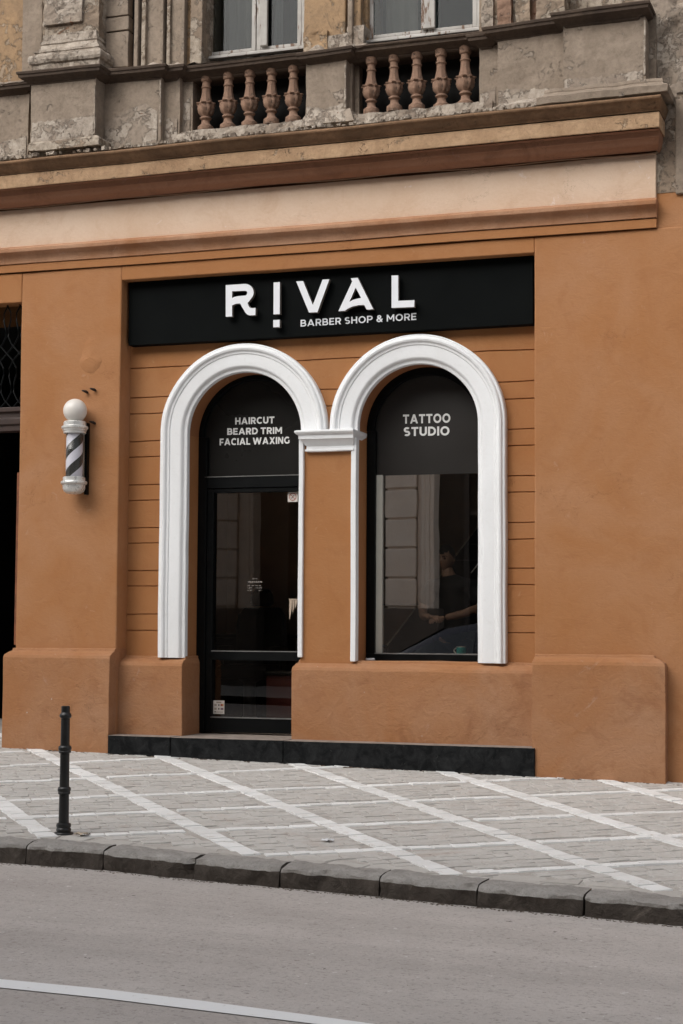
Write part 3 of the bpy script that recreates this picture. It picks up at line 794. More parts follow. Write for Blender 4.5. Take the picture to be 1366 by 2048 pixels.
# balusters: octagonal neck, leaf-carved belly
def baluster_mesh():
    b = MB(); n = 48
    prof = [(.078, 0, 0), (.080, .03, 0), (.078, .055, 0), (.060, .068, 0), (.044, .085, 0), (.040, .115, 0), (.048, .128, 0), (.058, .134, 0), (.058, .146, 0), (.044, .156, 0), (.050, .166, 0), (.064, .180, 1), (.077, .205, 1.5), (.082, .235, 1.5), (.081, .262, 1.5), (.078, .270, 1.5), (.090, .280, 3), (.092, .288, 3), (.074, .293, 3), (.064, .298, 2), (.060, .315, 2), (.051, .345, 2), (.044, .385, 2), (.042, .43, 2), (.042, .438, 0), (.050, .442, 0), (.050, .454, 0), (.041, .460, 0), (.040, .502, 0), (.050, .508, 0), (.056, .520, 0), (.054, .535, 0), (.058, .545, 0), (.058, .575, 0)]
    vs = []; fs = []
    for r, z, k in prof:
        for i in range(n):
            a = 2*math.pi*i/n; q = r
            if k == 2: q = r*math.cos(math.pi/8)/math.cos((a+math.pi/8) % (math.pi/4)-math.pi/8)*1.02
            elif k in (1, 1.5): q = r*(1+.06*math.cos(8*a)+.07*math.cos(16*a+z*80))
            elif k == 3: q = r*(1+.14*math.cos(8*a))
            vs.append((q*math.cos(a), q*math.sin(a), z))
    for j in range(len(prof)-1):
        for i in range(n): fs.append((j*n+i, j*n+(i+1) % n, (j+1)*n+(i+1) % n, (j+1)*n+i))
    b.add(vs, fs)
    return b
bo = baluster_mesh().build('baluster', TERRA, None, smooth=38)
spots = [(411, 258, 152), (455.5, 254, 148), (498.5, 249, 143), (542.5, 243, 139), (586.5, 239, 134), (742.5, 223, 118), (789, 217, 112), (833.5, 215, 106), (883.5, 215, 101), (931, 210, 95)]
YB = .13
for i, (px, yb_, yt_) in enumerate(spots):
    o = bo if i == 0 else link(bo.copy())
    base = fp(px, yb_+3, YB); top = fz(px, yt_-1.5, YB)
    o.parent = bal; o.location = (base.x, YB, base.z-.02); s_ = (top-base.z+.02)/.575; o.scale = (s_*.94+.04, s_*.94+.04, s_); o.rotation_euler = (random.uniform(-.012, .012), random.uniform(-.015, .015), random.uniform(-.15, .15))

# --- upper storey wall with the two windows
YU = .30
def wbox(name, px0, px1, yref, Y0, Y1, z0, z1, mat, bevel=.01, wob=.008, n=3, parent=bld, freq=3, crumble=0):
    a = fx(px0, yref, Y0); c_ = fx(px1, yref, Y0)
    return MB().loft(a, c_, Y0, Y1, [(z0+(z1-z0)*k/5, 0) for k in range(6)], n=n).build(name, mat, parent, bevel=0 if crumble else bevel, wob=wob, freq=freq, crumble=crumble, cell=.035)
ZT = 8.8
zr_ = lambda px, Y=YU: fz(px, 131-66*(px-340)/630, .02)-.02    # coping top at that place
wbox('upper_wall', -900, 46, 60, YU-.02, .8, zr_(0), ZT, OCHREWALL)
wbox('upper_wall', 44, 410, 60, YU, .8, zr_(200), ZT, STUCCO)
wbox('upper_wall', 610, 735, 50, YU+.05, .8, zr_(650), ZT, OCHREWALL)
wbox('upper_wall', 958, 1300, 40, YU, .8, zr_(1000), ZT, STUCCO_WORN)
# lintel wall above both windows, out of the picture
zwt = fz(683, -260, YU)
MB().loft(fx(400, 0, YU), fx(970, 0, YU), YU+.01, .8, [(zwt, 0), (ZT, 0)], n=4).build('upper_wall', STUCCO, bld, wob=.006)
# left pilaster with its worn base
wbox('pilaster', 85, 198, 40, .02, .5, zr_(130)+.1, ZT, STUCCO_WORN, crumble=.018)
wbox('pilaster_strip', 88, 164, 20, -.01, .4, fz(120, 47, -.01), ZT, RUBBLE, crumble=.016)
zb_ = fz(135, 126, -.05)
MB().loft(fx(85, 100, .0), fx(192, 100, .0), .0, .5, [(zb_-.12, .07), (zb_+.0, .07), (zb_+.012, .088), (zb_+.035, .098), (zb_+.07, .098), (zb_+.095, .085), (zb_+.10, .06), (zb_+.112, .058), (zb_+.118, .066), (zb_+.14, .064), (zb_+.147, .04), (zb_+.16, .034), (zb_+.20, .012), (zb_+.21, .02), (zb_+.235, .018), (zb_+.24, .0), (zb_+.3, .0)], n=10).build('pilaster_base', RUBBLE, bld, wob=.008, freq=5, crumble=.007, cell=.022)
wbox('pilaster', 44, 84, 60, .2, .5, zr_(60), ZT, STUCCO)
# grooved strip and the dark drain pipe gap
for y0, y1 in ((136, 65), (62, 35), (32.5, -90)):
    wbox('grooved_block', 198, 256, (y0+y1)/2, .17, .5, fz(228, y0, .17), fz(228, y1, .17), STUCCO, bevel=.006, n=2)
wbox('dark_gap', 254, 268, 60, .27, .5, zr_(262), ZT, SLATE, n=1)
for k, (p0, p1, Y) in enumerate(((268, 276, .16), (275, 284, .24), (283, 291, .18), (290, 321, .22), (320, 326, .15), (325, 334, .24), (333, 340, .17), (339, 364, .20), (363, 369, .15), (368, 382, .22), (381, 404, .18))):
    wbox('jamb_moulding', p0, p1, 60, Y, .5, zr_(p0)-.05, ZT, (STUCCO, OCHREWALL, STUCCO_WORN, STUCCO)[k % 4], bevel=.006, wob=.007, n=1, freq=6)
# crumbled sill rubble over the coping
b = MB(); vs = []; fs = []; NX, NY = 260, 8
for i in range(NX+1):
    px = -40+1340*i/NX
    for j in range(NY+1):
        Y = .0+.32*j/NY; x = fx(px, 100, .1); z = zr_(px)+.006
        amp = .0 if (400 < px < 612 or 728 < px < 965) else .12
        z += (j/NY)*amp*(1+1.1*noise.noise(Vector((x*5, 3, 0))))+(.03*noise.noise(Vector((x*11, Y*12, 0)))+.02*noise.noise(Vector((x*25, Y*25, 3))))*(1 if amp else .15)
        vs.append((x, Y, z))
for i in range(NX):
    for j in range(NY): a = i*(NY+1)+j; fs.append((a, a+NY+1, a+NY+2, a+1))
b.add(vs, fs).build('sill_rubble', RUBBLE, bld, smooth=40)
# pier between the windows
wbox('window_pier', 607, 690, 50, .22, .6, zr_(650)+.02, ZT, OCHREWALL, bevel=.015, wob=.01)
wbox('window_pier_foot', 606, 655, 80, .18, .6, zr_(630)-.02, fz(630, 62, .18), OCHREWALL, crumble=.014)
wbox('window_pier_foot', 650, 705, 80, .19, .6, zr_(680)-.02, fz(680, 66, .19), RUBBLE, crumble=.022)
wbox('jamb_moulding', 694, 704, 50, .2, .6, zr_(700), ZT, STUCCO, n=1); wbox('jamb_moulding', 703, 721, 50, .25, .6, zr_(710), ZT, OCHREWALL, n=1)
wbox('window_pier_foot', 695, 727, 75, .22, .6, zr_(710)-.02, fz(710, 52, .22), RUBBLE, crumble=.022)
# broken ornament right of the second window
for k, (p0, p1, Y) in enumerate(((962, 986, .2), (984, 996, .24), (994, 1022, .17), (1020, 1032, .24), (1030, 1060, .16), (1058, 1074, .23))):
    wbox('broken_ornament', p0, p1, 20, Y, .6, zr_(p0)-.05, ZT, (RUBBLE, STUCCO_WORN, TERRA)[k % 3], crumble=.022)
wbox('broken_ornament', 1072, 1130, 10, .1, .6, zr_(1090)-.02, ZT, STUCCO_WORN, crumble=.022)
# bare wall at the far right, plaster hanging off in sheets
zbw = fz(1340, 384, 0)
MB().loft(xe-.01, XRIGHT, 0.015, .9, [(zL1-.002, 0), (zbw, 0)], n=4).build('end_wall', ORANGE_PIER, bld, wob=.006)
MB().loft(xe-.008, XRIGHT, .01, .9, [(zbw+.0, 0), (fz(1340, 190, 0), 0)], n=4).build('end_wall', STUCCO_WORN, bld, wob=.008)
MB().loft(fx(1350, 280, -.02), XRIGHT, -.015, .5, [(zbw-.02, 0), (fz(1340, 200, 0), 0)], n=8).build('end_wall_patch', STUCCO, bld, bevel=.01, wob=.01)
b = MB(); vs = []; fs = []; NX, NZ = 40, 60
x0, x1 = fx(1300, 100, .0), XRIGHT; z0, z1 = fz(1340, 200, 0), ZT
for i in range(NX+1):
    for j in range(NZ+1):
        x = x0+(x1-x0)*(i/NX)**1.6; z = z0+(z1-z0)*(j/NZ)**1.5
        v = noise.noise(Vector((x*3, z*2.2, 7)))+.5*noise.noise(Vector((x*8, z*6, 2)))
        y = .06-(.055 if v > -.05 else 0)+.02*noise.noise(Vector((x*14, z*14, 1)))
        vs.append((x, y, z))
for i in range(NX):
    for j in range(NZ): a = i*(NZ+1)+j; fs.append((a, a+NZ+1, a+NZ+2, a+1))
b.add(vs, fs).build('bare_wall', RUBBLE, bld, smooth=40)
MB().box(xe-.2, XRIGHT, .14, .9, z0-.1, ZT).build('upper_wall', STUCCO, bld)

# --- upper windows: white peeling casements, curtains and dark rooms behind
CURT = simple('grey_curtain', (.13, .115, .10), .9, .12, 3, .1); CURTW = simple('pale_curtain', (.24, .245, .24), .9, .15, 3, .1)
YF = .40
def upper_window(p0, pm0, pm1, p1, yl, yr):
    xs_ = [fx(p, 60, YF) for p in (p0, pm0, pm1, p1)]
    zb = (fz(p0, yl, YF)+fz(p1, yr, YF))/2
    f = MB().box(xs_[0], xs_[3], YF, YF+.09, zb, zb+.025).box(xs_[0], xs_[0]+.035, YF+.004, YF+.09, zb+.025, zwt).box(xs_[3]-.035, xs_[3], YF+.004, YF+.09, zb+.025, zwt)
    f = f.build('window', OLDWHITE, bld, bevel=.005, wob=.003, freq=4)
    for a, c_ in ((xs_[0]+.037, (xs_[1]+xs_[2])/2-.004), ((xs_[1]+xs_[2])/2+.004, xs_[3]-.037)):
        sw = .04
        s = MB().box(a, a+sw, YF+.008, YF+.06, zb+.027, zwt).box(c_-sw, c_, YF+.008, YF+.06, zb+.027, zwt).box(a+sw, c_-sw, YF+.01, YF+.06, zb+.027, zb+.055)
        s.build('casement', OLDWHITE, f, bevel=.005, wob=.003, freq=4)
        MB().box(a+sw-.004, c_-sw+.004, YF+.03, YF+.035, zb+.05, zwt).build('pane', GLASS_UP, f)
    return f, xs_, zb
W1, x1_, zb1 = upper_window(404, 497, 526, 610, 116, 97)
W2, x2_, zb2 = upper_window(729, 835, 871, 962, 82, 60)
MB().box(x1_[2]-.02, x1_[2]+.05, YF-.03, YF+.006, zb1+.05, zwt).build('meeting_stile', OLDWHITE, W1, bevel=.006)
MB().box(x2_[1]+.04, x2_[2]+.0, YF-.03, YF+.006, zb2+.05, zwt).build('meeting_stile', OLDWHITE, W2, bevel=.006)
for xx, zb in ((x1_, zb1), (x2_, zb2)):
    MB().box(xx[0]-.02, xx[3]+.02, YF-.06, YF-.002, zb-.03, zb-.004).build('window_ledge', OLDWHITE, W1 if xx is x1_ else W2, bevel=.006, wob=.004)
def curtain(px0, px1, Y, zb, mat, par, amp=.02):
    a = fx(px0, 50, Y); c_ = fx(px1, 50, Y); vs = []; n = 60
    for i in range(n+1):
        x = a+(c_-a)*i/n; y = Y+amp*math.sin(i*.33)+amp*.6*math.sin(i*.17+1); vs += [(x, y, zb-.3), (x, y, zwt+.3)]
    MB().add(vs, [(2*i, 2*i+2, 2*i+3, 2*i+1) for i in range(n)]).build('curtain', mat, par, smooth=True)
curtain(445, 505, .62, zb1, CURT, W1); curtain(408, 432, .6, zb1, CURTW, W1); curtain(548, 566, .6, zb1, CURTW, W1); curtain(520, 535, .6, zb1, CURTW, W1)
curtain(772, 836, .62, zb2, CURT, W2, .008); curtain(866, 880, .6, zb2, CURTW, W2)
ROOM = simple('upper_room_wall', (.035, .04, .04), .9, .3, 2, 0)
b = MB(); xl_, xr2 = fx(395, 50, .6), fx(970, 50, .6)
b.add([(xl_, .8, 4.5), (xr2, .8, 4.5), (xr2, .8, ZT), (xl_, .8, ZT), (xl_, 3, 4.5), (xr2, 3, 4.5), (xr2, 3, ZT), (xl_, 3, ZT)], [(4, 5, 6, 7), (0, 4, 7, 3), (1, 2, 6, 5), (0, 1, 5, 4), (3, 7, 6, 2)])
b.build('upper_room', ROOM, bld)
# roof slab closing the body
MB().box(XLEFT, XRIGHT, .3, 6, ZT, ZT+.3).box(XLEFT, XRIGHT, 5.9, 6.1, -.5, ZT).build('roof', STUCCO, bld)
for x in (XLEFT, XRIGHT-.1): MB().box(x, x+.1, .4, 6, -.5, ZT).build('side_wall', STUCCO, bld)
MB().box(XLEFT, XRIGHT, .62, 6, 4.2, 4.4).build('floor_slab', STUCCO, bld)

# --- gate on the left: lattice transom over a dark passage
gt = MB()
xg0 = -5.3
ztr0, ztr1 = fz(20, 862, .06), fz(20, 815, .06)
gt.loft(xg0, xg+.02, .06, .2, [(ztr0, 0), (ztr0+.05, 0), (ztr0+.06, .02), (ztr0+.11, .02), (ztr0+.12, .0), (ztr1-.05, 0), (ztr1-.04, .025), (ztr1, .025)])
gate = gt.build('entrance_gate', WOOD, bld, bevel=.004)
b = MB(); zt0, zt1 = ztr1, zgate
for k in range(-10, 26):
    for sgn in (1, -1):
        x0 = xg0+k*.13; pts = []
        for i in range(14):
            z = zt0+(zt1-zt0)*i/13; x = x0+sgn*(.055*math.sin(i*.9)+i*.028)
            if xg0 < x < xg+.02: pts.append((x, .10+.012*sgn, z))
        if len(pts) > 2: b.tube(pts, .008, 5)
b.build('lattice', BLACKM, gate)
MB().box(xg0-.3, xg+.0, .16, .165, zt0, zt1).build('transom_pane', GLASS_UP, gate)
MB().box(xg-.05, xg+.0, .06, .5, fz(33, 1290, .06), fz(33, 945, .06)).build('door_edge', REDWOOD, gate, bevel=.004)
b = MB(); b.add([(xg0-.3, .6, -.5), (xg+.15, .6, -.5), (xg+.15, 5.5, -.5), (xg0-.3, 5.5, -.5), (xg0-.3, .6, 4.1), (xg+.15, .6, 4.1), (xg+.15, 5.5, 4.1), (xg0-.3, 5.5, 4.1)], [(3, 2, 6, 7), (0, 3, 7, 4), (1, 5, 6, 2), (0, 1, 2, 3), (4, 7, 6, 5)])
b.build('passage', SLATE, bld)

# ---------------------------------------------------------------- lettering helper
def glyph(ch, t):
    """geometric sans capitals: list of closed polygons in a box of height 1, plus the width"""
    P = []
    def box(x0, y0, x1, y1): P.append([[(x0, y0), (x1, y0), (x1, y1), (x0, y1)]])
    def para(xb, xt, y0=0, y1=1, w=None): w = w or t*1.08; P.append([[(xb, y0), (xb+w, y0), (xt+w, y1), (xt, y1)]])
    def arc_(cx, cy, rx, ry, a0, a1, n=18):
        q = []
        for i in range(n):
            u, v = R(a0+(a1-a0)*i/n), R(a0+(a1-a0)*(i+1)/n); h = t/2; c, s_ = math.cos, math.sin
            q.append([(cx+(rx-h)*c(u), cy+(ry-h)*s_(u)), (cx+(rx+h)*c(u), cy+(ry+h)*s_(u)), (cx+(rx+h)*c(v), cy+(ry+h)*s_(v)), (cx+(rx-h)*c(v), cy+(ry-h)*s_(v))])
        P.append(q)
    h = t/2; w = .8
    if ch == 'H': box(0, 0, t, 1); box(w-t, 0, w, 1); box(t, .5-h, w-t, .5+h)
    elif ch == 'A': w = .98; para(0, .49-t*.54); para(w-t*1.08, .49-t*.54); box(.2, .2, w-.2, .2+t*.9)
    elif ch == 'I': w = t; box(0, 0, t, 1)
    elif ch in 'RPB':
        w = .76; box(0, 0, t, 1); m = .37 if ch != 'B' else .5
        r = (1-m)/2; box(t, 1-t, w-r-.02, 1); box(t, m-h if ch == 'B' else m-t*.1, w-r-.02, (m-h if ch == 'B' else m-t*.1)+t*.95)
        lo = m-h if ch == 'B' else m-t*.1; cy = (lo+1)/2; arc_(w-r-.02-(.04 if ch == 'B' else 0), cy, r-h+.02, (1-lo)/2-h, -90, 90)
        if ch == 'R': P.append([[(w-t*1.2, 0), (w+.02, 0), (w*.62+t*.5, m+.02), (w*.62-t*.6, m+.02)]])
        if ch == 'B': box(t, 0, w-.28, t); arc_(w-.28, (m+h)/2, .28-h+.03, (m+h)/2-h, -90, 90)
    elif ch in 'CGOQ':
        w = .92 if ch != 'O' else .98; cx = w/2 if ch == 'O' else .49; rx = cx-h; ry = .5-h+.01
        arc_(cx, .5, rx, ry, *((0, 360) if ch == 'O' else (48, 312)), 40)
        if ch == 'G': box(w-t-.04, .12, w-.04, .52)
        if ch == 'C': w = .86
    elif ch == 'U': box(0, .38, t, 1); box(w-t, .38, w, 1); arc_(w/2, .38, w/2-h, .38-h, 180, 360)
    elif ch == 'T': w = .76; box(0, 1-t, w, 1); box(w/2-h, 0, w/2+h, 1-t)
    elif ch == 'E': w = .66; box(0, 0, t, 1); box(t, 1-t*.95, w, 1); box(t, 0, w, t*.95); box(t, .5-h*.9, w*.92, .5+h*.9)
    elif ch == 'F': w = .64; box(0, 0, t, 1); box(t, 1-t*.95, w, 1); box(t, .43-h*.9, w*.92, .43+h*.9)
    elif ch == 'L': w = .62; box(0, 0, t, 1); box(t, 0, w, t*.95)
    elif ch == 'D': w = .86; box(0, 0, t, 1); box(t, 1-t, w-.5, 1); box(t, 0, w-.5, t); arc_(w-.5, .5, .5-h, .5-h, -90, 90)
    elif ch == 'M': w = 1.0; box(0, 0, t*.95, 1); box(w-t*.95, 0, w, 1); para(.5-t*.5, t*.02, .28, 1, t); para(.5-t*.5, w-t*1.02, .28, 1, t)
    elif ch == 'N': w = .84; box(0, 0, t, 1); box(w-t, 0, w, 1); para(w-t*1.1, 0, 0, 1, t*1.15)
    elif ch == 'W': w = 1.42; e = t*1.05; para(.28, 0, 0, 1, e); para(.28, .71-e/2, 0, 1, e); para(w-.28-e, .71-e/2, 0, 1, e); para(w-.28-e, w-e, 0, 1, e)
    elif ch == 'X': w = .9; e = t*1.25; para(0, w-e-.02, 0, 1, e); para(w-e, .02, 0, 1, e)
    elif ch == 'S':
        w = .70; ry = .25+h*.5-h; arc_(w/2, 1-ry-h, w/2-h, ry, 40, 270, 22); arc_(w/2, ry+h, w/2-h, ry, -140, 90, 22)
    elif ch == '&':
        w = .86; arc_(.36, .755, .19, .245-h*.9, 0, 360, 26); arc_(.33, .29, .33-h, .29-h, 40, 330, 26); para(w-t*1.3, .14, 0, .72, t*1.2); P.append([[(.55, .18), (.68, .1), (w-.02, .45), (w-.17, .5)]])
    elif ch == ' ': w = .16
    return P, w
def text_mesh(body, name, mat, p_bl, p_br, p_tl, Y, parent, bold=.2, depth=.002, spacing=.13):
    """text whose baseline runs between two photo points on the plane Y and whose capitals reach p_tl"""
    A = fp(*p_bl, Y); B = fp(*p_br, Y); hh = fp(*p_tl, Y).z-A.z
    gl = []; x = 0
    for ch in body:
        P, w = glyph(ch, bold); gl.append((P, x)); x += w+spacing
    tot = x-spacing; b = MB()
    f = lambda u, v: (A.x+(B.x-A.x)*u/tot, A.z+(B.z-A.z)*u/tot+hh*v)
    for P, ox in gl:
        for k, polys in enumerate(P):
            y = Y-.00025*k
            for q in polys: b.prism([f(ox+px, py) for px, py in q], y, Y+depth)
    return b.build(name, mat, parent, fix=False)

# --- door with its arched top light (part of the building)
YD = YG
zds = zslab+.004
xdl = fx(397, 1200, YD-.06)-.02; xdr = ocl+ril+.03
b = MB()
ztrans = fz(500, 953, YD-.05); ztr_b = fz(500, 984, YD-.05)
xst = fx(411, 1200, YD-.06)
b.box(xdl, xst, YD-.06, YD+.05, zds, zcl)                                  # outer frame left
b.box(xdr-.05, xdr, YD-.06, YD+.05, zds, zcl)
b.box(xst, xdr-.05, YD-.055, YD+.05, ztr_b+.04, ztrans)
# arched frame ring
def ring(b, cx, r0, r1, zc, y0, y1, n=40):
    vs = []
    for i in range(n+1):
        a = math.pi*i/n
        for r in (r0, r1):
            for y in (y0, y1): vs.append((cx+r*math.cos(a), y, zc+r*math.sin(a)))
    fs = []
    for i in range(n):
        q = i*4; fs += [(q, q+4, q+6, q+2), (q+1, q+3, q+7, q+5), (q, q+1, q+5, q+4), (q+2, q+6, q+7, q+3)]
    b.add(vs, fs)
ring(b, ocl, ril-.03, ril+.06, zcl, YD-.06, YD+.05)
door = b.build('door', BLACKM, bld, bevel=.003)
zmr0, zmr1 = fz(500, 1321, YD-.04), fz(500, 1303.5, YD-.04); zbr = fz(500, 1437, YD-.04)
xs2 = fx(426, 1200, YD-.04)
b = MB(); b.box(xst+.002, xs2, YD-.045, YD+.03, zds+.008, ztr_b+.038).box(xdr-.1, xdr-.052, YD-.045, YD+.03, zds+.008, ztr_b+.038)
b.box(xs2, xdr-.1, YD-.043, YD+.03, ztr_b, ztr_b+.036).box(xs2, xdr-.1, YD-.043, YD+.03, zmr0, zmr1).box(xs2, xdr-.1, YD-.043, YD+.03, zds+.01, zbr)
b.build('door_leaf', BLACKM, door, bevel=.003)
MB().box(xs2-.01, xdr-.1, YD-.047, YD-.02, zmr1, zmr1+.008).build('metal_edge', SILVER, door)
MB().box(xs2-.01, xdr-.1, YD-.047, YD-.02, zbr, zbr+.009).build('metal_edge', SILVER, door)
MB().box(xst-.02, xdr-.05, YD-.06, YD-.03, ztrans, ztrans+.007).build('metal_edge', SILVER, door)
MB().box(xs2-.005, xdr-.09, YD-.005, YD, zmr1-.01, ztr_b+.01).build('door_pane', GLASS_DOOR, door)
MB().box(xs2-.005, xdr-.09, YD-.005, YD, zbr-.01, zmr0+.01).build('door_pane', GLASS_DOOR, door)
b = MB(); b.prism(arch_poly(ocl, ril+.01, zcl, ztrans-.02), YD-.012, YD)
b.build('arch_film', FILM, door)
ty = YD-.0145
text_mesh('HAIRCUT', 'lettering', VINYLTEXT, (470.4, 849), (548.5, 846.6), (470.4, 835.4), ty, door, .215)
text_mesh('BEARD TRIM', 'lettering', VINYLTEXT, (454.4, 869.9), (563.9, 867.4), (454.4, 856.6), ty, door, .215)
text_mesh('FACIAL WAXING', 'lettering', VINYLTEXT, (439.2, 890.9), (579.6, 887.1), (439.2, 877.2), ty, door, .215)

# --- shop window
b = MB(); xwl = fx(737, 1100, YG-.06)-.02; xwr = ocr+rir+.04
zwb0, zwb1 = fz(840, 1323, YG-.06)-.03, fz(840, 1308.5, YG-.06); xwi = fx(750, 1100, YG-.06)
b.box(xwl, xwi, YG-.06, YG+.05, zwb1, zcr).box(xwr-.07, xwr, YG-.06, YG+.05, zwb1, zcr).box(xwl, xwr, YG-.062, YG+.05, zwb0, zwb1)
ring(b, ocr, rir-.055, rir+.06, zcr, YG-.06, YG+.05)
win = b.build('shop_window', BLACKM, bld, bevel=.003)
MB().box(xwi, xwr-.07, YG-.058, YG-.03, zwb1, zwb1+.008).build('metal_edge', SILVER, win)
MB().box(xwi-.005, xwr-.06, YG-.005, YG, zwb1-.01, fz(840, 949, YG)+.02).build('pane', GLASS, win)
zfb = (fz(750, 950.5, YG-.01)+fz(953, 947.5, YG-.01))/2
MB().prism(arch_poly(ocr, rir-.03, zcr, zfb), YG-.012, YG-.0055).build('arch_film', FILM2, win)
ty = YG-.0145
text_mesh('TATTOO', 'lettering', VINYLTEXT, (805.9, 847.4), (900.6, 845.2), (805.9, 829.2), ty, win, .215)
text_mesh('STUDIO', 'lettering', VINYLTEXT, (807.5, 872.4), (898.8, 870.6), (807.5, 854.4), ty, win, .215)

# --- the shop interior
INT = simple('interior_brown_wall', (.55, .40, .27), .8, .25, 2, 0); FLOORI = simple('interior_floor', (.022, .018, .015), .5, .3, 3, 0)
zfl = zslab-.02
b = MB(); b.add([(xa-.3, YG+.09, zfl), (xb+.3, YG+.09, zfl), (xb+.3, 3.2, zfl), (xa-.3, 3.2, zfl), (xa-.3, YG+.09, 4.1), (xb+.3, YG+.09, 4.1), (xb+.3, 3.2, 4.1), (xa-.3, 3.2, 4.1)], [(3, 2, 6, 7), (0, 3, 7, 4), (1, 5, 6, 2), (4, 7, 6, 5)])
b.add([(xa-.3, YG+.09, zfl), (xb+.3, YG+.09, zfl), (xb+.3, 3.2, zfl), (xa-.3, 3.2, zfl)], [(0, 1, 2, 3)], 1)
b.build('shop_interior', [INT, FLOORI], bld)
# pale jamb board, set in front of the pane to show brighter; inner ledge
PALE = simple('pale_jamb_board', (.43, .425, .38), .7, .1, 4, 0)
MB().box(fx(748, 1100, YG-.02)-.01, fx(765, 1100, YG-.02), YG-.028, YG-.007, zwb1+.009, fz(760, 950.3, YG-.02)).build('front_jamb_board', PALE, win)
LEDGE = simple('dark_inner_ledge', (.02, .02, .02), .5, .3, 4, 0)
MB().box(xwl+.02, xwr, YG+.055, YG+.35, zwb1-.06, zwb1-.005).build('inner_ledge', LEDGE, win)

# ================================================================ THINGS ON AND AROUND THE SHOP FRONT
# --- shop sign
YS = .10
sg0 = fp(257, 640, YS); sg1 = fx(1067, 580, YS)
sign = thing('shop_sign', 'long black fascia sign with raised white letters above the two white arches', 'sign', (0, YS, sg0.z))
zb0 = (fz(258, 689.5, YS)+fz(1066, 650, YS))/2; zt_s = (fz(258, 559.5, YS)+fz(1066, 508, YS))/2
MB().box(sg0.x, sg1-.004, YS, YW+.03, zb0, zt_s-.005).build('sign_panel', SIGNBLACK, sign, bevel=.004)
MB().box(sg0.x+.02, sg1-.03, YS+.03, YW-.01, zt_s-.004, zrec-.002).build('sign_bracket', BLACKM, sign)
YL = .035
def crop1(u, v): return (440+.14641*u, 540+.14641*v)
def crop2(u, v): return (640+.14641*u, 535+.14641*v)
def pl(pts, cr): return [fp(*cr(*p), YL) for p in pts]
zbase = fp(*crop1(120, 637), YL).z
def xz(pts): return [(p.x, p.z) for p in pts]
def letter(name_, outer, hole=None, y0=YL, y1=YL+.045, mats=None):
    """front-faced letter with an optional counter"""
    bm = bmesh.new()
    def loop(pts): vs_ = [bm.verts.new((x, y0, z)) for x, z in pts]; return [bm.edges.new((vs_[i], vs_[(i+1) % len(vs_)])) for i in range(len(vs_))]
    ed = loop(outer)
    if hole: ed += loop(hole)
    bmesh.ops.triangle_fill(bm, edges=ed, use_beauty=True, use_dissolve=False, normal=(0, -1, 0))
    front = bm.faces[:]
    r_ = bmesh.ops.extrude_face_region(bm, geom=front)
    bmesh.ops.translate(bm, vec=(0, y1-y0, 0), verts=[e for e in r_['geom'] if isinstance(e, bmesh.types.BMVert)])
    for f in bm.faces: f.material_index = 0 if all(abs(v.co.y-y0) < 1e-4 for v in f.verts) else 1
    bmesh.ops.recalc_face_normals(bm, faces=bm.faces)
    me = bpy.data.meshes.new(name_); bm.to_mesh(me); bm.free()
    for m_ in (LETTER, LETTERSIDE): me.materials.append(m_)
    return attach(link(bpy.data.objects.new(name_, me)), sign)
def arc(c0, r, a0, a1, n=8, ry=None): return [(c0[0]+r*math.cos(a0+(a1-a0)*i/n), c0[1]+(ry or r)*math.sin(a0+(a1-a0)*i/n)) for i in range(n+1)]
PI = math.pi
Ro = [(78, 207), (330, 190)]+arc((345, 305), 115, -PI/2, PI*.25, 9)+[(400, 425), (375, 452), (392, 490), (408, 512), (428, 521), (485, 518), (484, 616), (410, 620), (375, 610), (345, 580), (272, 456), (225, 461), (190, 471), (165, 486), (165, 635), (78, 638)]
Rh = [(165, 290), (345, 283), (364, 290), (372, 308), (368, 332), (352, 348), (245, 357), (200, 366), (165, 385)]
letter('letter', xz(pl(Ro, crop1)), xz(pl(Rh, crop1)))['label'] = 'raised white letter R'
o = letter('letter', xz(pl([(732, 170), (818, 165), (816, 602), (730, 606)], crop1))); o['label'] = 'raised white letter I shaped like an exclamation bar'
letter('letter_dot', xz(pl([(727, 683), (816, 680), (814, 780), (727, 783)], crop1)))
Vp = [crop1(1040, 155), crop1(1135, 150), crop1(1268, 478), crop2(35, 165), crop2(128, 160), crop1(1330, 577), crop1(1215, 580)]
letter('letter', [(lambda q: (q.x, q.z))(fp(*p, YL)) for p in Vp])['label'] = 'raised white letter V'
Ao = [(420, 148), (515, 140), (728, 570), (638, 575), (603, 512), (520, 515), (440, 533), (380, 562), (338, 592), (252, 595), (440, 190)]
Ah = [(487, 275), (560, 415), (500, 427), (450, 442), (402, 468)]
letter('letter', xz(pl(Ao, crop2)), xz(pl(Ah, crop2)))['label'] = 'raised white letter A with a curved bar'
letter('letter', xz(pl([(977, 110), (1068, 107), (1068, 455), (1290, 445), (1288, 540), (977, 552)], crop2)))['label'] = 'raised white letter L'
text_mesh('BARBER SHOP & MORE', 'lettering', LETTER, (601, 653.2), (832.3, 639.6), (601, 639.8), YS-.006, sign, .165, .0055, .19)

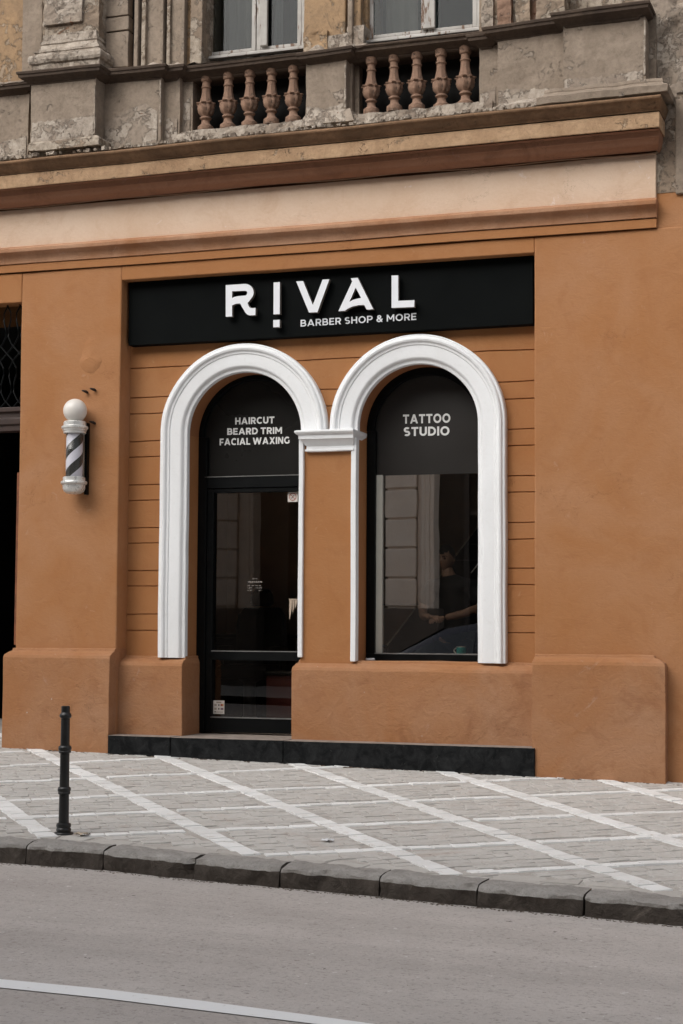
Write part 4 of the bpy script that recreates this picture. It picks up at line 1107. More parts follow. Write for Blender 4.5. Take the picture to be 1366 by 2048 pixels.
# --- barber pole: globe, chrome caps, glass tube, striped cylinder, wall bracket
YP = -.13
pc = fp(149, 900, YP); ps = (fz(149, 800, YP)-fz(149, 988, YP))/188.0       # metres per photo pixel there
pole = thing('barber_pole', 'black and white striped barber pole with a round milk globe, fixed to the left pier', 'barber pole', (pc.x, 0, fz(149, 988, YP)))
zz = lambda y: fz(149, y, YP)
def lp_(name, prof, mat, seg=32, smooth=35): return MB().lathe((pc.x, YP, 0), [(r*ps, zz(y)) for r, y in prof], seg).build(name, mat, pole, smooth=smooth)
gr_ = 23.6; gc = 821.5
lp_('globe', [(max(.3, gr_*math.sin(PI*i/20)), gc+gr_*math.cos(PI*i/20)) for i in range(21)], GLOBE, 36, True)
lp_('top_cap', [(20, 868), (22.5, 867), (22.5, 863), (24, 861.5), (24, 859.5), (26.5, 857), (26.5, 853.5), (23.5, 852), (22.5, 851), (22.5, 845), (20.5, 842.8), (11, 842)], CHROME)
lp_('bottom_cap', [(4, 988.5), (14, 987), (20, 983), (22.5, 977), (22.5, 970.5), (26, 968), (26.5, 965), (25, 962.5), (22, 961.5), (22, 955), (20, 954)], CHROME)
lp_('glass_tube', [(20.5, 957), (20.5, 866)], GLASS_TUBE, 32, True)
st = NT('barber_stripes')
sep = st.n('ShaderNodeSeparateXYZ'); st.l(st.tc.outputs['Object'], sep.inputs[0])
ang = st.math('ARCTAN2', sep.outputs[1], sep.outputs[0])
u = st.math('ADD', st.math('MULTIPLY', ang, -2/(2*PI)), st.math('MULTIPLY', sep.outputs[2], 1/(45*ps)))
fr = st.math('FRACT', st.math('ADD', st.math('MULTIPLY', u, 1.0), .46), 0)
k = st.math('GREATER_THAN', fr, .5)
STRIPES = st.done(st.mix(k, (.022, .022, .02), (.60, .60, .68)), .35)
so_ = MB().lathe((0, 0, 0), [(16.6*ps, zz(958)-zz(910)), (16.6*ps, zz(864)-zz(910))], 40).build('striped_cylinder', STRIPES, pole, smooth=40)
so_.location = (pc.x, YP, zz(910))
MB().box(pc.x-.055, pc.x+.055, -.035, -.001, zz(980), zz(846)).box(pc.x-.035, pc.x+.035, -.09, -.03, zz(978), zz(966)).box(pc.x-.035, pc.x+.035, -.09, -.03, zz(862), zz(848)).build('bracket', CREAMP, pole, bevel=.004)
MB().box(pc.x+.056, pc.x+.082, -.05, -.002, zz(988), zz(844)).build('back_plate', BLACKM, pole, bevel=.003)

# --- hooks in the left pier
HOOK = simple('rusty_iron', (.03, .018, .012), .8, .4, 40, .2)
for (px, py), lab in (((171, 783), 'rusty hook in the left pier, lower left one of the pair above the barber pole'), ((187, 779), 'rusty hook in the left pier, upper right one of the pair above the barber pole'), ((186, 845), 'rusty hook in the left pier beside the cap of the barber pole')):
    q = fp(px, py, -.02)
    o = MB().tube([(q.x+.012, .02, q.z-.012), (q.x+.008, -.03, q.z-.002), (q.x-.006, -.045, q.z+.003), (q.x-.022, -.045, q.z+.006)], [.008, .013, .011, .006], 6).build('wall_hook', HOOK, None, smooth=True)
    tag(o, lab, 'hook', 'rusty hooks around the barber pole')

# --- bollard
bp = gp(127, 1668); bs = (lambda d: d/F_PX)((bp-CP).dot(cF))
boll = thing('bollard', 'dark iron bollard with ringed collars standing on the pavement near the kerb', 'bollard', tuple(bp))
def bl(name, prof, par=boll, smooth=35): return MB().lathe((bp.x, bp.y, bp.z), [(r*bs, (1668-y)*bs*1.0) for r, y in prof], 28).build(name, IRON, par, smooth=smooth)
bl('post', [(10.5, 1672), (10.3, 1640), (9.6, 1560), (9.3, 1500), (8.8, 1436), (8.6, 1428), (8.7, 1415.5), (8.2, 1413.6), (6.5, 1413.0), (2, 1413.2)])
bl('base_flange', [(20, 1676), (19.5, 1667), (18, 1664.5), (13.5, 1663), (10.5, 1661)])
bl('collar', [(10, 1666), (13.5, 1664), (15, 1660.5), (15, 1658), (13.4, 1655.6), (14.8, 1653), (15, 1650), (13.8, 1647), (10.2, 1645.5)])
for y in (1584, 1502): bl('collar', [(9.6, y+5.5), (12, y+4.6), (12.6, y+2.4), (11.8, y+.2), (13, y-1.8), (13.4, y-5), (12.5, y-8), (10, y-10)])
bl('collar', [(8.8, 1438), (11, 1436.5), (12.2, 1433.5), (11.8, 1430.5), (9.5, 1427.5), (8.6, 1426)])

# --- stickers on the door
PAPER = simple('sticker_paper', (.56, .52, .48), .7, .08, 20, 0); REDINK = simple('red_ink', (.30, .08, .06), .7, .1, 20, 0); DARKINK = simple('dark_ink', (.05, .04, .04), .7, .1, 20, 0); BROWNINK = simple('brown_ink', (.30, .25, .21), .7, .1, 20, 0)
yst = YD-.008
ns = thing('no_smoking_sticker', 'white no smoking sticker with red crossed circle, top corner of the door glass', 'sticker', (fx(585, 993, yst), yst, fz(585, 1004, yst)))
a = fp(575.5, 1004, yst); c_ = fp(595.5, 984, yst); q = fp(585.6, 993.6, yst); rr = (c_.x-a.x)*.37
def rrect(x0, x1, z0, z1, r, n=4):
    out = []
    for cx_, cz_, s0 in ((x1-r, z1-r, 0), (x0+r, z1-r, PI/2), (x0+r, z0+r, PI), (x1-r, z0+r, 1.5*PI)):
        out += [(cx_+r*math.cos(s0+PI/2*i/n), cz_+r*math.sin(s0+PI/2*i/n)) for i in range(n+1)]
    return out
MB().prism(rrect(a.x, c_.x, a.z, c_.z, .008), yst, yst+.002).build('backing', PAPER, ns)
b = MB(); ring_v = []
for i in range(33):
    an = 2*PI*i/32
    for r_ in (rr, rr*.82): ring_v.append((q.x+r_*math.cos(an), yst-.0012, q.z+r_*math.sin(an)))
b.add(ring_v, [(2*i, 2*i+1, 2*i+3, 2*i+2) for i in range(32)])
def bar(b, x0, z0, x1, z1, wd, y):
    d = Vector((x1-x0, 0, z1-z0)).normalized(); n_ = Vector((-d.z, 0, d.x))*wd/2
    return b.add([(x0-n_.x, y, z0-n_.z), (x1-n_.x, y, z1-n_.z), (x1+n_.x, y, z1+n_.z), (x0+n_.x, y, z0+n_.z)], [(0, 1, 2, 3)])
bar(b, q.x-rr*.6, q.z+rr*.6, q.x+rr*.6, q.z-rr*.6, rr*.14, yst-.0016).build('crossed_circle', REDINK, ns)
bar(MB(), q.x-rr*.4, q.z-rr*.45, q.x+rr*.4, q.z+rr*.45, rr*.16, yst-.0008).build('cigarette_mark', DARKINK, ns)
pst = thing('payment_sticker', 'small white sticker with rows of coloured card marks at the foot of the door glass', 'sticker', (fx(437, 1426, yst), yst, fz(437, 1428, yst)))
a = fp(425.8, 1427.5, yst); c_ = fp(448.7, 1401.2, yst); W_ = c_.x-a.x; H_ = c_.z-a.z
MB().box(a.x, c_.x, yst, yst+.002, a.z, c_.z).build('backing', PAPER, pst)
def patch(name, u0, u1, v0, v1, mat): MB().box(a.x+W_*u0, a.x+W_*u1, yst-.0015, yst-.0004, a.z+H_*v0, a.z+H_*v1).build(name, mat, pst)
ORINK = simple('orange_ink', (.5, .22, .06), .7, .1, 20, 0); PURINK = simple('purple_ink', (.2, .12, .15), .7, .1, 20, 0)
patch('heading', .3, .74, .8, .92, BROWNINK)
for v in (.58, .30): patch('card_mark', .12, .33, v, v+.16, BROWNINK); patch('arrow_mark', .47, .58, v+.02, v+.14, DARKINK)
patch('card_mark', .67, .82, .58, .75, REDINK); patch('card_mark', .83, .93, .58, .75, ORINK); patch('card_mark', .68, .93, .3, .45, PURINK)
patch('foot_dot', .14, .25, .1, .2, DARKINK); patch('foot_line', .28, .9, .11, .17, BROWNINK)
# opening hours in white vinyl on the door glass
FAINT = simple('faint_vinyl', (.30, .27, .24), .7, .1, 20, 0)
oh = thing('opening_hours', 'faint white opening hours lettering headed program in the middle of the door glass', 'lettering', (fx(510, 1180, yst), yst, fz(510, 1205, yst)))
text_mesh('PROGRAM', 'heading', FAINT, (495.6, 1165.8), (523.8, 1165.4), (495.6, 1162.4), yst, oh, .25, .001, .2)
b = MB()
for x0, x1, y in ((495, 500, 1171), (502, 508, 1171), (510.5, 516, 1171), (518, 523.5, 1171), (495, 504.5, 1175.8), (510.5, 517, 1175.8), (518, 523.5, 1175.8), (495, 505.5, 1180.8), (517, 523, 1180.8), (504.5, 515.5, 1157.5)):
    p = fp(x0, y+.7, yst); q = fp(x1, y-.7, yst); n_ = max(3, int((q.x-p.x)/.006))
    for i in range(n_):
        if random.random() < .8: b.box(p.x+(q.x-p.x)*(i+.12)/n_, p.x+(q.x-p.x)*(i+.8)/n_, yst, yst+.001, p.z, q.z)
b.build('hour_rows', FAINT, oh)
p = fp(504.5, 1197, yst); q = fp(513.5, 1189, yst)
# --- slatted white paper strip seen behind the door glass
wp = thing('paper_flyer', 'white flyer of tapering strips hanging behind the right edge of the door glass', 'flyer', (fx(590, 1240, YD+.06), YD+.06, fz(590, 1240, YD+.06)))
b = MB(); YQ = YD+.06
for x0, x1, y1 in ((578.4, 584, 1241), (585, 589, 1228), (590, 594.5, 1218), (595.5, 600, 1212)):
    A_ = fp(x0, 1199, YQ); B_ = fp(x1, 1199, YQ); m1 = fp(x0, (1199+y1)/2+2, YQ); m2 = fp(x1-1, (1199+y1)/2-2, YQ); e_ = fp(x0+.6, y1, YQ)
    b.prism([(A_.x, A_.z), (m1.x, m1.z), (e_.x, e_.z), (m2.x, m2.z), (B_.x, B_.z)], YQ, YQ+.003)
A_ = fp(578.2, 1199.6, YQ); B_ = fp(601, 1197.6, YQ); b.box(A_.x, B_.x, YQ-.004, YQ-.001, A_.z, B_.z)
b.build('strips', simple('flyer_paper', (.72, .66, .62), .8, .05, 10, 0), wp)

# --- on the window ledge: teal mug, picture card; outside: little white dish
zled = zwb1-.005
TEAL = simple('teal_glaze', (.05, .42, .36), .25, .1, 8, 0, 0, .6); CREAM = simple('cream_glaze', (.62, .55, .47), .35, .1, 8, 0, 0, .6)
ym = YG+.14; mc = fp(922.5, 1310, ym); ms = (fx(932, 1300, ym)-fx(913, 1300, ym))/19
mug = thing('mug', 'teal mug with a cream handle standing on the ledge inside the shop window', 'mug', (mc.x, ym, zled))
MB().lathe((mc.x, ym, zled), [(8.2*ms, 0), (9.3*ms, .006), (9.6*ms, 14*ms*1.0), (9.5*ms, 16*ms), (8.8*ms, 16*ms), (8.6*ms, 4*ms)], 26).build('body', TEAL, mug, smooth=40)
MB().lathe((mc.x, ym, zled), [(9.55*ms, 14.8*ms), (9.8*ms, 15.4*ms), (9.6*ms, 16.4*ms), (8.7*ms, 16.4*ms), (8.6*ms, 15*ms)], 26, cap=False).build('rim', CREAM, mug, smooth=40)
hd = [(mc.x-9.2*ms-4.4*ms*math.sin(PI*i/10), ym-.02, zled+(3+10.5*i/10)*ms) for i in range(11)]
MB().tube(hd, 1.25*ms, 8).build('handle', CREAM, mug, smooth=True)
yc = YG+.14; A_ = fp(753.5, 1306.5, yc); B_ = fp(773.5, 1289, yc)
CARDD = simple('card_dark_print', (.03, .022, .03), .4, .5, 14, 0); CARDP = simple('card_pale_print', (.45, .33, .26), .4, .2, 14, 0); CARDB = simple('card_blue_print', (.12, .13, .2), .4, .3, 20, 0)
cdk = thing('picture_box', 'small dark printed box with round pale picture, lower left corner of the shop window', 'box', (A_.x, yc, zled))
MB().box(A_.x, B_.x-.012, yc, yc+.05, zled, B_.z).build('box_body', CARDD, cdk, bevel=.002)
ccx, ccz = (A_.x+B_.x)/2-.008, (zled+B_.z)/2
MB().prism([(ccx+.03*math.cos(2*PI*i/18), ccz+.026*math.sin(2*PI*i/18)) for i in range(18)], yc-.002, yc-.0005).build('round_picture', CARDP, cdk)
MB().prism([(ccx+.004+.017*math.cos(2*PI*i/14), ccz-.004+.013*math.sin(2*PI*i/14)) for i in range(14)], yc-.0035, yc-.0025).build('picture_shade', CARDD, cdk)
MB().box(B_.x-.02, B_.x-.012, yc-.002, yc+.0, zled, ccz+.01).box(A_.x+.05, B_.x-.012, yc-.002, yc-.0005, ccz+.024, B_.z-.004).build('printed_edge', CARDB, cdk)
yd_ = .40; dc = fp(740.5, 1323.5, yd_); zsd = fz(741, 1322.5, yd_)
dish = thing('soap_dish', 'small white dish on the outer sill at the left foot of the shop window', 'dish', (dc.x, yd_, zsd))
b = MB(); b.lathe((0, 0, 0), [(.040, 0), (.050, .006), (.052, .010), (.046, .010)], 24); 
for v in b.v: v.x = v.x*1.0+dc.x; v.y = v.y*.7+yd_; v.z += zsd
b.build('saucer', simple('dish_dark_rim', (.06, .055, .05), .4, .2, 9, 0), dish, smooth=40)
b = MB(); b.lathe((0, 0, 0), [(.040, 0.008), (.041, .020), (.036, .026), (.02, .027)], 24)
for v in b.v: v.x = v.x+dc.x; v.y = v.y*.7+yd_; v.z += zsd+.004*noise.noise(v*40)
b.build('white_filling', LETTER, dish, smooth=40)

# --- staircase inside, its pale edge running diagonally behind the glass
YST = 2.3
sa = fp(765, 1305, YST); sb_ = fp(960, 1050, YST); sd = (sb_-sa).normalized()
se = sb_+sd*1.2; s0 = sa-sd*.5
stair = thing('staircase', 'dark staircase with a thin pale edge rising to the right inside the shop', 'staircase', (s0.x, YST, zfl))
DKPAN = simple('dark_stair_panel', (.005, .006, .0065), .6, .3, 3, 0); EDGE = simple('pale_stair_edge', (.75, .66, .48), .6, .2, 8, 0); RAILM = simple('dull_rail', (.05, .05, .05), .5, .2, 8, 0)
MB().prism([(s0.x, zfl), (se.x, zfl), (se.x, se.z), (s0.x, max(zfl+.02, s0.z))], YST, YST+.8).build('side_panel', DKPAN, stair)
b = MB(); nz = Vector((-sd.z, 0, sd.x))
pr = [s0, se, se+nz*.014, s0+nz*.014]; b.prism([(p.x, p.z) for p in pr], YST-.01, YST+.03).build('pale_edge', EDGE, stair)
for py in (1088, 1120, 1209, 1262):
    p = fp(955, py, YST-.02); q = sa.x+(p.z-sa.z)/sd.z*sd.x
    if py > 1150: q = fx(860 if py == 1209 else 880, py, YST-.02)-.6*(py == 1209)
    MB().box(max(q, s0.x)+.02, se.x, YST-.012, YST-.001, p.z-.006, p.z+.006).build('tread_edge', RAILM, stair)
# --- a bright hanging rod at the right of the window
ro = fp(942, 1146, 1.0); r1_ = fp(968, 1112, 1.0)
tag(MB().tube([tuple(ro), tuple(r1_)], .006, 6).build('metal_rod', CHROME, None, smooth=True), 'thin bright metal rod slanting behind the right edge of the shop window', 'rod')

# --- furniture dimly seen through the door
LEATHER = simple('black_leather', (.006, .006, .006), .5, .3, 8, .1, 0, .3)
bc = fp(500, 1300, 2.0); bcx = bc.x
chair = thing('barber_chair', 'black barber chair seen dimly through the door glass', 'barber chair', (bcx, 2.0, zfl))
MB().lathe((bcx, 2.0, zfl), [(.30, 0), (.30, .03), (.10, .06), (.06, .1), (.06, .42), (.12, .46)], 24).build('pedestal_base', simple('dull_steel', (.10, .10, .10), .4, .2, 9, 0, .6), chair, smooth=35)
MB().loft(bcx-.27, bcx+.27, 1.75, 2.28, [(zfl+.46, -.03), (zfl+.49, 0), (zfl+.57, 0), (zfl+.60, -.04)], n=3).build('seat', LEATHER, chair, bevel=.02)
MB().loft(bcx-.25, bcx+.25, 2.24, 2.36, [(zfl+.55, 0), (zfl+.9, .01), (zfl+1.08, -.01), (zfl+1.16, -.06)], n=3).build('backrest', LEATHER, chair, bevel=.02)
MB().loft(bcx-.12, bcx+.12, 2.25, 2.34, [(zfl+1.17, -.02), (zfl+1.2, 0), (zfl+1.30, -.01), (zfl+1.34, -.05)], n=2).build('headrest', LEATHER, chair, bevel=.02)
for sx in (-1, 1): MB().box(bcx+sx*.31-.035, bcx+sx*.31+.035, 1.8, 2.25, zfl+.72, zfl+.78).box(bcx+sx*.31-.02, bcx+sx*.31+.02, 2.0, 2.05, zfl+.5, zfl+.72).build('armrest', LEATHER, chair, bevel=.012)
cbx = fx(560, 1400, 1.3)
cabn = thing('cabinet', 'low dark red cabinet behind the right half of the door glass', 'cabinet', (cbx, 1.3, zfl))
REDC = simple('dark_red_lacquer', (.05, .010, .008), .4, .2, 4, 0)
MB().box(cbx-.14, cbx+.32, 1.3, 1.7, zfl, zfl+.52).build('body', REDC, cabn, bevel=.01)
MB().box(cbx-.16, cbx+.34, 1.28, 1.72, zfl+.522, zfl+.55).build('top', LEATHER, cabn, bevel=.006)
MB().box(cbx-.11, cbx+.29, 1.285, 1.298, zfl+.05, zfl+.48).build('door_panel', REDC, cabn, bevel=.004)
ctx = fx(470, 1250, 2.7)
ctr = thing('counter', 'dark mirror counter along the back wall of the shop', 'counter', (ctx, 2.95, zfl))
MB().box(ctx-.9, ctx+.5, 2.75, 3.15, zfl, zfl+.85).build('body', DKPAN, ctr, bevel=.01)
MB().box(ctx-.93, ctx+.53, 2.71, 3.17, zfl+.852, zfl+.89).build('top', LEATHER, ctr, bevel=.006)
# --- small litter
LEAF = simple('dry_leaf', (.50, .42, .33), .9, .3, 30, 0)
def crumple(px, py, size, name, lab, cat, mat):
    p = gp(px, py); b = MB(); vs = []; fs = []; n = 6
    for i in range(n+1):
        for j in range(n+1):
            u, v = i/n-.5, j/n-.5; e = max(0, 1-2.2*(u*u+v*v)**.5*.9)
            q = Vector((u*7, v*7, px)); vs.append((p.x+size*(u+.15*noise.noise(q)), p.y+size*.7*(v+.15*noise.noise(q*1.3)), p.z+.014+size*.35*abs(noise.noise(q*.8+Vector((3, 3, 3))))))
    for i in range(n):
        for j in range(n):
            if (i in (0, n-1) and j in (0, n-1)): continue
            a = i*(n+1)+j; fs.append((a, a+n+1, a+n+2, a+1))
    o = b.add(vs, fs).build(name, mat, None, smooth=True, fix=False); md = o.modifiers.new('s', 'SOLIDIFY'); md.thickness = .002
    tag(o, lab, cat)
crumple(655, 1685, .075, 'paper_scrap', 'crumpled pale paper scrap lying alone on the pavement below the middle pier', 'paper', LETTER)
crumple(162, 1674, .085, 'dry_leaf', 'pale dry leaf lying right beside the bollard foot', 'leaf', LEAF)
crumple(176, 1739-66, .03, 'dry_leaf', 'tiny dark leaf curl just right of the pale leaf by the bollard', 'leaf', HOOK)

# ================================================================ PERSON behind the window
def skin_mesh(name, pts, edges, root, mat, parent, sub=2):
    me = bpy.data.meshes.new(name); me.from_pydata([p[0] for p in pts], edges, []); o = link(bpy.data.objects.new(name, me))
    sk = o.modifiers.new('skin', 'SKIN'); sk.use_smooth_shade = True; sk.branch_smoothing = .6
    for v, p in zip(me.skin_vertices[0].data, pts): v.radius = p[1] if isinstance(p[1], tuple) else (p[1], p[1])
    me.skin_vertices[0].data[root].use_root = True
    s_ = o.modifiers.new('sub', 'SUBSURF'); s_.levels = sub; s_.render_levels = sub
    bake(o); o.data.name = name; o.data.materials.clear(); o.data.materials.append(mat)
    for p in o.data.polygons: p.use_smooth = True
    return attach(o, parent)
SKIN = simple('skin', (.36, .21, .145), .55, .1, 10, .03); SHIRT = simple('black_shirt', (.004, .0045, .005), .85, .3, 12, .2); HAIR = simple('dark_hair', (.014, .011, .009), .6, .3, 60, .4); TROUS = simple('dark_trousers', (.02, .02, .025), .85, .3, 12, .2)
YPN = 1.15
hc = fp(893, 1116, YPN); pcx = fx(905, 1200, YPN)
man = thing('person', 'dark haired man in a black t-shirt standing behind the shop window, hands together in front', 'person', (pcx, YPN, zfl))
Hh = hc.z-zfl            # head centre above floor
k_ = (fz(893, 1090, YPN)-zfl)/1.75
O = Vector((pcx, YPN, zfl))
def B(x, y, z): return tuple(O+Vector((x, y, z))*k_)
dxh = (hc.x-pcx)/k_
body_pts = [
 (B(0, .02, .96), (.11, .08)), (B(-.005, .015, 1.10), (.10, .075)), (B(-.01, .01, 1.28), (.11, .08)), (B(-.015, .02, 1.40), (.085, .06)), (B(dxh*.6-.01, .01, 1.49), (.062, .062)), (B(dxh-.005, -.005, 1.56), (.058, .06)),  # 0-5
 (B(-.19, .02, 1.385), .048), (B(-.28, -.02, 1.16), .048), (B(-.21, -.22, 1.09), .040), (B(-.125, -.33, 1.09), .030),      # 6-9 arm at the left of the picture
 (B(.17, .02, 1.385), .048), (B(.28, -.02, 1.18), .048), (B(.17, -.22, 1.12), .040), (B(.02, -.33, 1.08), .030),         # 10-13
 (B(-.09, .02, .86), .088), (B(-.10, .0, .48), .06), (B(-.10, .03, .10), .043), (B(-.11, -.10, .04), (.045, .03)),
 (B(.09, .02, .86), .088), (B(.10, .0, .48), .06), (B(.10, .03, .10), .043), (B(.11, -.10, .04), (.045, .03))]
ed = [(0, 1), (1, 2), (2, 3), (3, 4), (4, 5), (3, 6), (6, 7), (7, 8), (8, 9), (3, 10), (10, 11), (11, 12), (12, 13), (0, 14), (14, 15), (15, 16), (16, 17), (0, 18), (18, 19), (19, 20), (20, 21)]
body = skin_mesh('body', body_pts, ed, 0, SKIN, man)
# head with face, joined into the body mesh
def head_bm():
    bm = bmesh.new(); bmesh.ops.create_uvsphere(bm, u_segments=40, v_segments=28, radius=1)
    for v in bm.verts:
        x, y, z = v.co
        w_ = 1.0 if z > -.1 else 1-.30*min(1, (-z-.1)/.8)**1.2
        jaw = .18*max(0, -z)**1.5 if y < 0 else -.18*max(0, -z)
        X = .076*x*w_; Y = .098*y*(1-.08*max(0, z))-(.02*jaw*5 if y < 0 else -.0)*.25; Z = .122*z
        if y < -.05:
            g = lambda cx_, cz_, sx, sz: math.exp(-((x-cx_)/sx)**2-((z-cz_)/sz)**2)
            Y += -.026*g(0, -.18, .13, .17)-.012*g(0, -.02, .10, .16)            # nose
            Y += .012*g(-.40, .04, .17, .10)+.012*g(.40, .04, .17, .10)          # eye sockets
            Y += -.008*g(-.40, .22, .25, .07)-.008*g(.40, .22, .25, .07)         # brow
            Y += -.008*g(0, -.50, .26, .05)-.007*g(0, -.60, .2, .045)+.006*g(0, -.55, .28, .025)   # lips
            Y += -.012*g(0, -.83, .3, .12)
        v.co = (X, Y, Z)
    for sx in (-1, 1):
        r_ = bmesh.ops.create_uvsphere(bm, u_segments=12, v_segments=8, radius=1)
        for v in r_['verts']: v.co = (sx*.077+v.co.x*.010, .012+v.co.y*.020+.006*v.co.z, -.008+v.co.z*.032)
    return bm
HR = Matrix.Translation(hc) @ Matrix.Rotation(R(-14), 4, 'Z') @ Matrix.Rotation(R(2), 4, 'Y') @ Matrix.Rotation(R(8), 4, 'X') @ Matrix.Scale(k_*.97, 4)
bm = head_bm(); bmesh.ops.transform(bm, matrix=HR, verts=bm.verts)
# hands: palm and five bent fingers each
def hand(wrist, dirv, side, up):
    d = Vector(dirv).normalized(); u_ = Vector(up).normalized(); s_ = d.cross(u_).normalized()*side
    W0 = Vector(wrist); P = [(W0, .026), (W0+d*.045, (.036, .017)), (W0+d*.085, (.038, .015))]; E_ = [(0, 1), (1, 2)]
    obs = []
    pm = skin_mesh('hand', [(tuple(p), r) for p, r in P], E_, 0, SKIN, None, 2); obs.append(pm)
    for i, (off, ln) in enumerate(((-.030, .070), (-.010, .080), (.010, .076), (.029, .060))):
        b0 = W0+d*.080+s_*off; p1 = b0+d*ln*.45-u_*.004; p2 = p1+(d*.75-u_*.65).normalized()*ln*.33; p3 = p2+(d*.25-u_*.95).normalized()*ln*.26
        obs.append(skin_mesh('finger', [(tuple(q), r) for q, r in ((b0, .0095), (p1, .009), (p2, .008), (p3, .0068))], [(0, 1), (1, 2), (2, 3)], 0, SKIN, None, 1))
    t0 = W0+d*.03-s_*.024; t1 = t0-s_*.028+d*.022-u_*.01; t2 = t1+d*.034-s_*.006-u_*.008
    obs.append(skin_mesh('thumb', [(tuple(t0), .013), (tuple(t1), .0105), (tuple(t2), .008)], [(0, 1), (1, 2)], 0, SKIN, None, 1))
    return obs
parts = hand(body_pts[9][0], (.75, -.5, -.1), 1, (-.1, -.3, 1))+hand(body_pts[13][0], (-.75, -.5, -.1), -1, (.1, -.3, 1))
bm.from_mesh(body.data)
for o in parts: bm.from_mesh(o.data)
bm.to_mesh(body.data); bm.free()
for o in parts: bpy.data.objects.remove(o)
for p in body.data.polygons: p.use_smooth = True
# eyes and brows
b = MB(); e_ = MB()
for sx in (-1, 1):
    q = HR @ Vector((sx*.030, -.084, .006)); b.lathe(q, [(.0011, -.010), (.008, -.006), (.0105, 0), (.008, .006), (.0011, .010)], 10)
    for t in range(5):
        q2 = HR @ Vector((sx*(.014+.008*t), -.098+.003*t+.0008*t*t, .022+.004*math.sin(t*.7)))
        e_.lathe(q2, [(.001, -.005), (.006, 0), (.001, .005)], 6)
b.build('eyes', simple('eye', (.05, .04, .035), .2, .1, 20, 0), man, smooth=True); e_.build('eyebrows', HAIR, man, smooth=True)
# short hair: the cap of the skull, a few millimetres out
bm = head_bm()
for v in bm.verts: v.co = v.co*1.055+Vector((0, .004, .004))+Vector((0, 0, .003*noise.noise(v.co*60)))
def hairy(c):
    y, z = c.y, c.z
    line = .062-.012*math.cos(c.x*38) if y < -.05 else (.050+(y+.05)*-1.2 if y < -.01 else max(-.06, .0-(y+.01)*1.1))
    return z > line
kill = [f for f in bm.faces if not hairy(f.calc_center_median())]
bmesh.ops.delete(bm, geom=kill, context='FACES'); bmesh.ops.transform(bm, matrix=HR, verts=bm.verts)
me = bpy.data.meshes.new('hair'); bm.to_mesh(me); bm.free(); me.materials.append(HAIR)
for p in me.polygons: p.use_smooth = True
attach(link(bpy.data.objects.new('hair', me)), man)
sh_pts = [(B(0, .02, .82), (.19, .14)), (B(-.005, .015, 1.05), (.178, .13)), (B(-.01, .01, 1.28), (.195, .14)), (B(-.015, .02, 1.40), (.17, .115)), (B(dxh*.4-.01, .015, 1.465), (.09, .085)),
  (B(-.19, .02, 1.39), .088), (B(-.278, -.015, 1.19), .078), (B(.17, .02, 1.39), .088), (B(.278, -.015, 1.20), .078)]
skin_mesh('t_shirt', sh_pts, [(0, 1), (1, 2), (2, 3), (3, 4), (3, 5), (5, 6), (3, 7), (7, 8)], 0, SHIRT, man)
tr_pts = [(B(0, .02, .97), (.158, .118)), (B(-.09, .02, .84), .105), (B(-.10, .0, .48), .078), (B(-.10, .03, .08), .065), (B(.09, .02, .84), .105), (B(.10, .0, .48), .078), (B(.10, .03, .08), .065)]
skin_mesh('trousers', tr_pts, [(0, 1), (1, 2), (2, 3), (0, 4), (4, 5), (5, 6)], 0, TROUS, man)
b = MB()
for sx in (-1, 1):
    q = B(sx*.105, -.05, .0); 
    vs = []; fs = []
    b.lathe((q[0], q[1], q[2]+.004), [(.055, 0), (.06, .02), (.055, .05), (.03, .085)], 16)
    for v in b.v[-64:]: v.y = q[1]+(v.y-q[1])*2.2
b.build('shoes', simple('dark_shoes', (.02, .018, .016), .5, .2, 10, .1), man, smooth=True)

# ================================================================ ACROSS THE STREET (seen in the panes and shading the scene)
opp = thing('stone_building', 'pale rusticated stone building across the street, mirrored in the shop panes', 'building', (0, -16, 0))
OSTONE = plaster('opposite_stone', (.66, .55, .455), (.72, .62, .53), (.54, .44, .36), trowel=.3); OBASE = simple('opposite_base_stone', (.10, .08, .065), .85, .3, 3, .2); OWALL = simple('opposite_wall_plaster', (.03, .024, .019), .85, .25, 1.5, .2); OGLASS = simple('opposite_window_glass', (.006, .006, .006), .6, .2, 1, 0, 0, .0); OFRAME = simple('opposite_frame', (.03, .024, .02), .6, .2, 8, .1)
YO = -16.0
MB().box(-26, 26, YO-6, YO-.35, -1, 11.8).build('wall', OWALL, opp)
MB().loft(-26.3, 26.3, YO-6, YO+.1, [(11.8, 0), (11.9, .1), (12.0, .3), (12.2, .38), (12.3, .4)], n=4).build('cornice', OSTONE, opp)
zo = -.6
per = 3.62
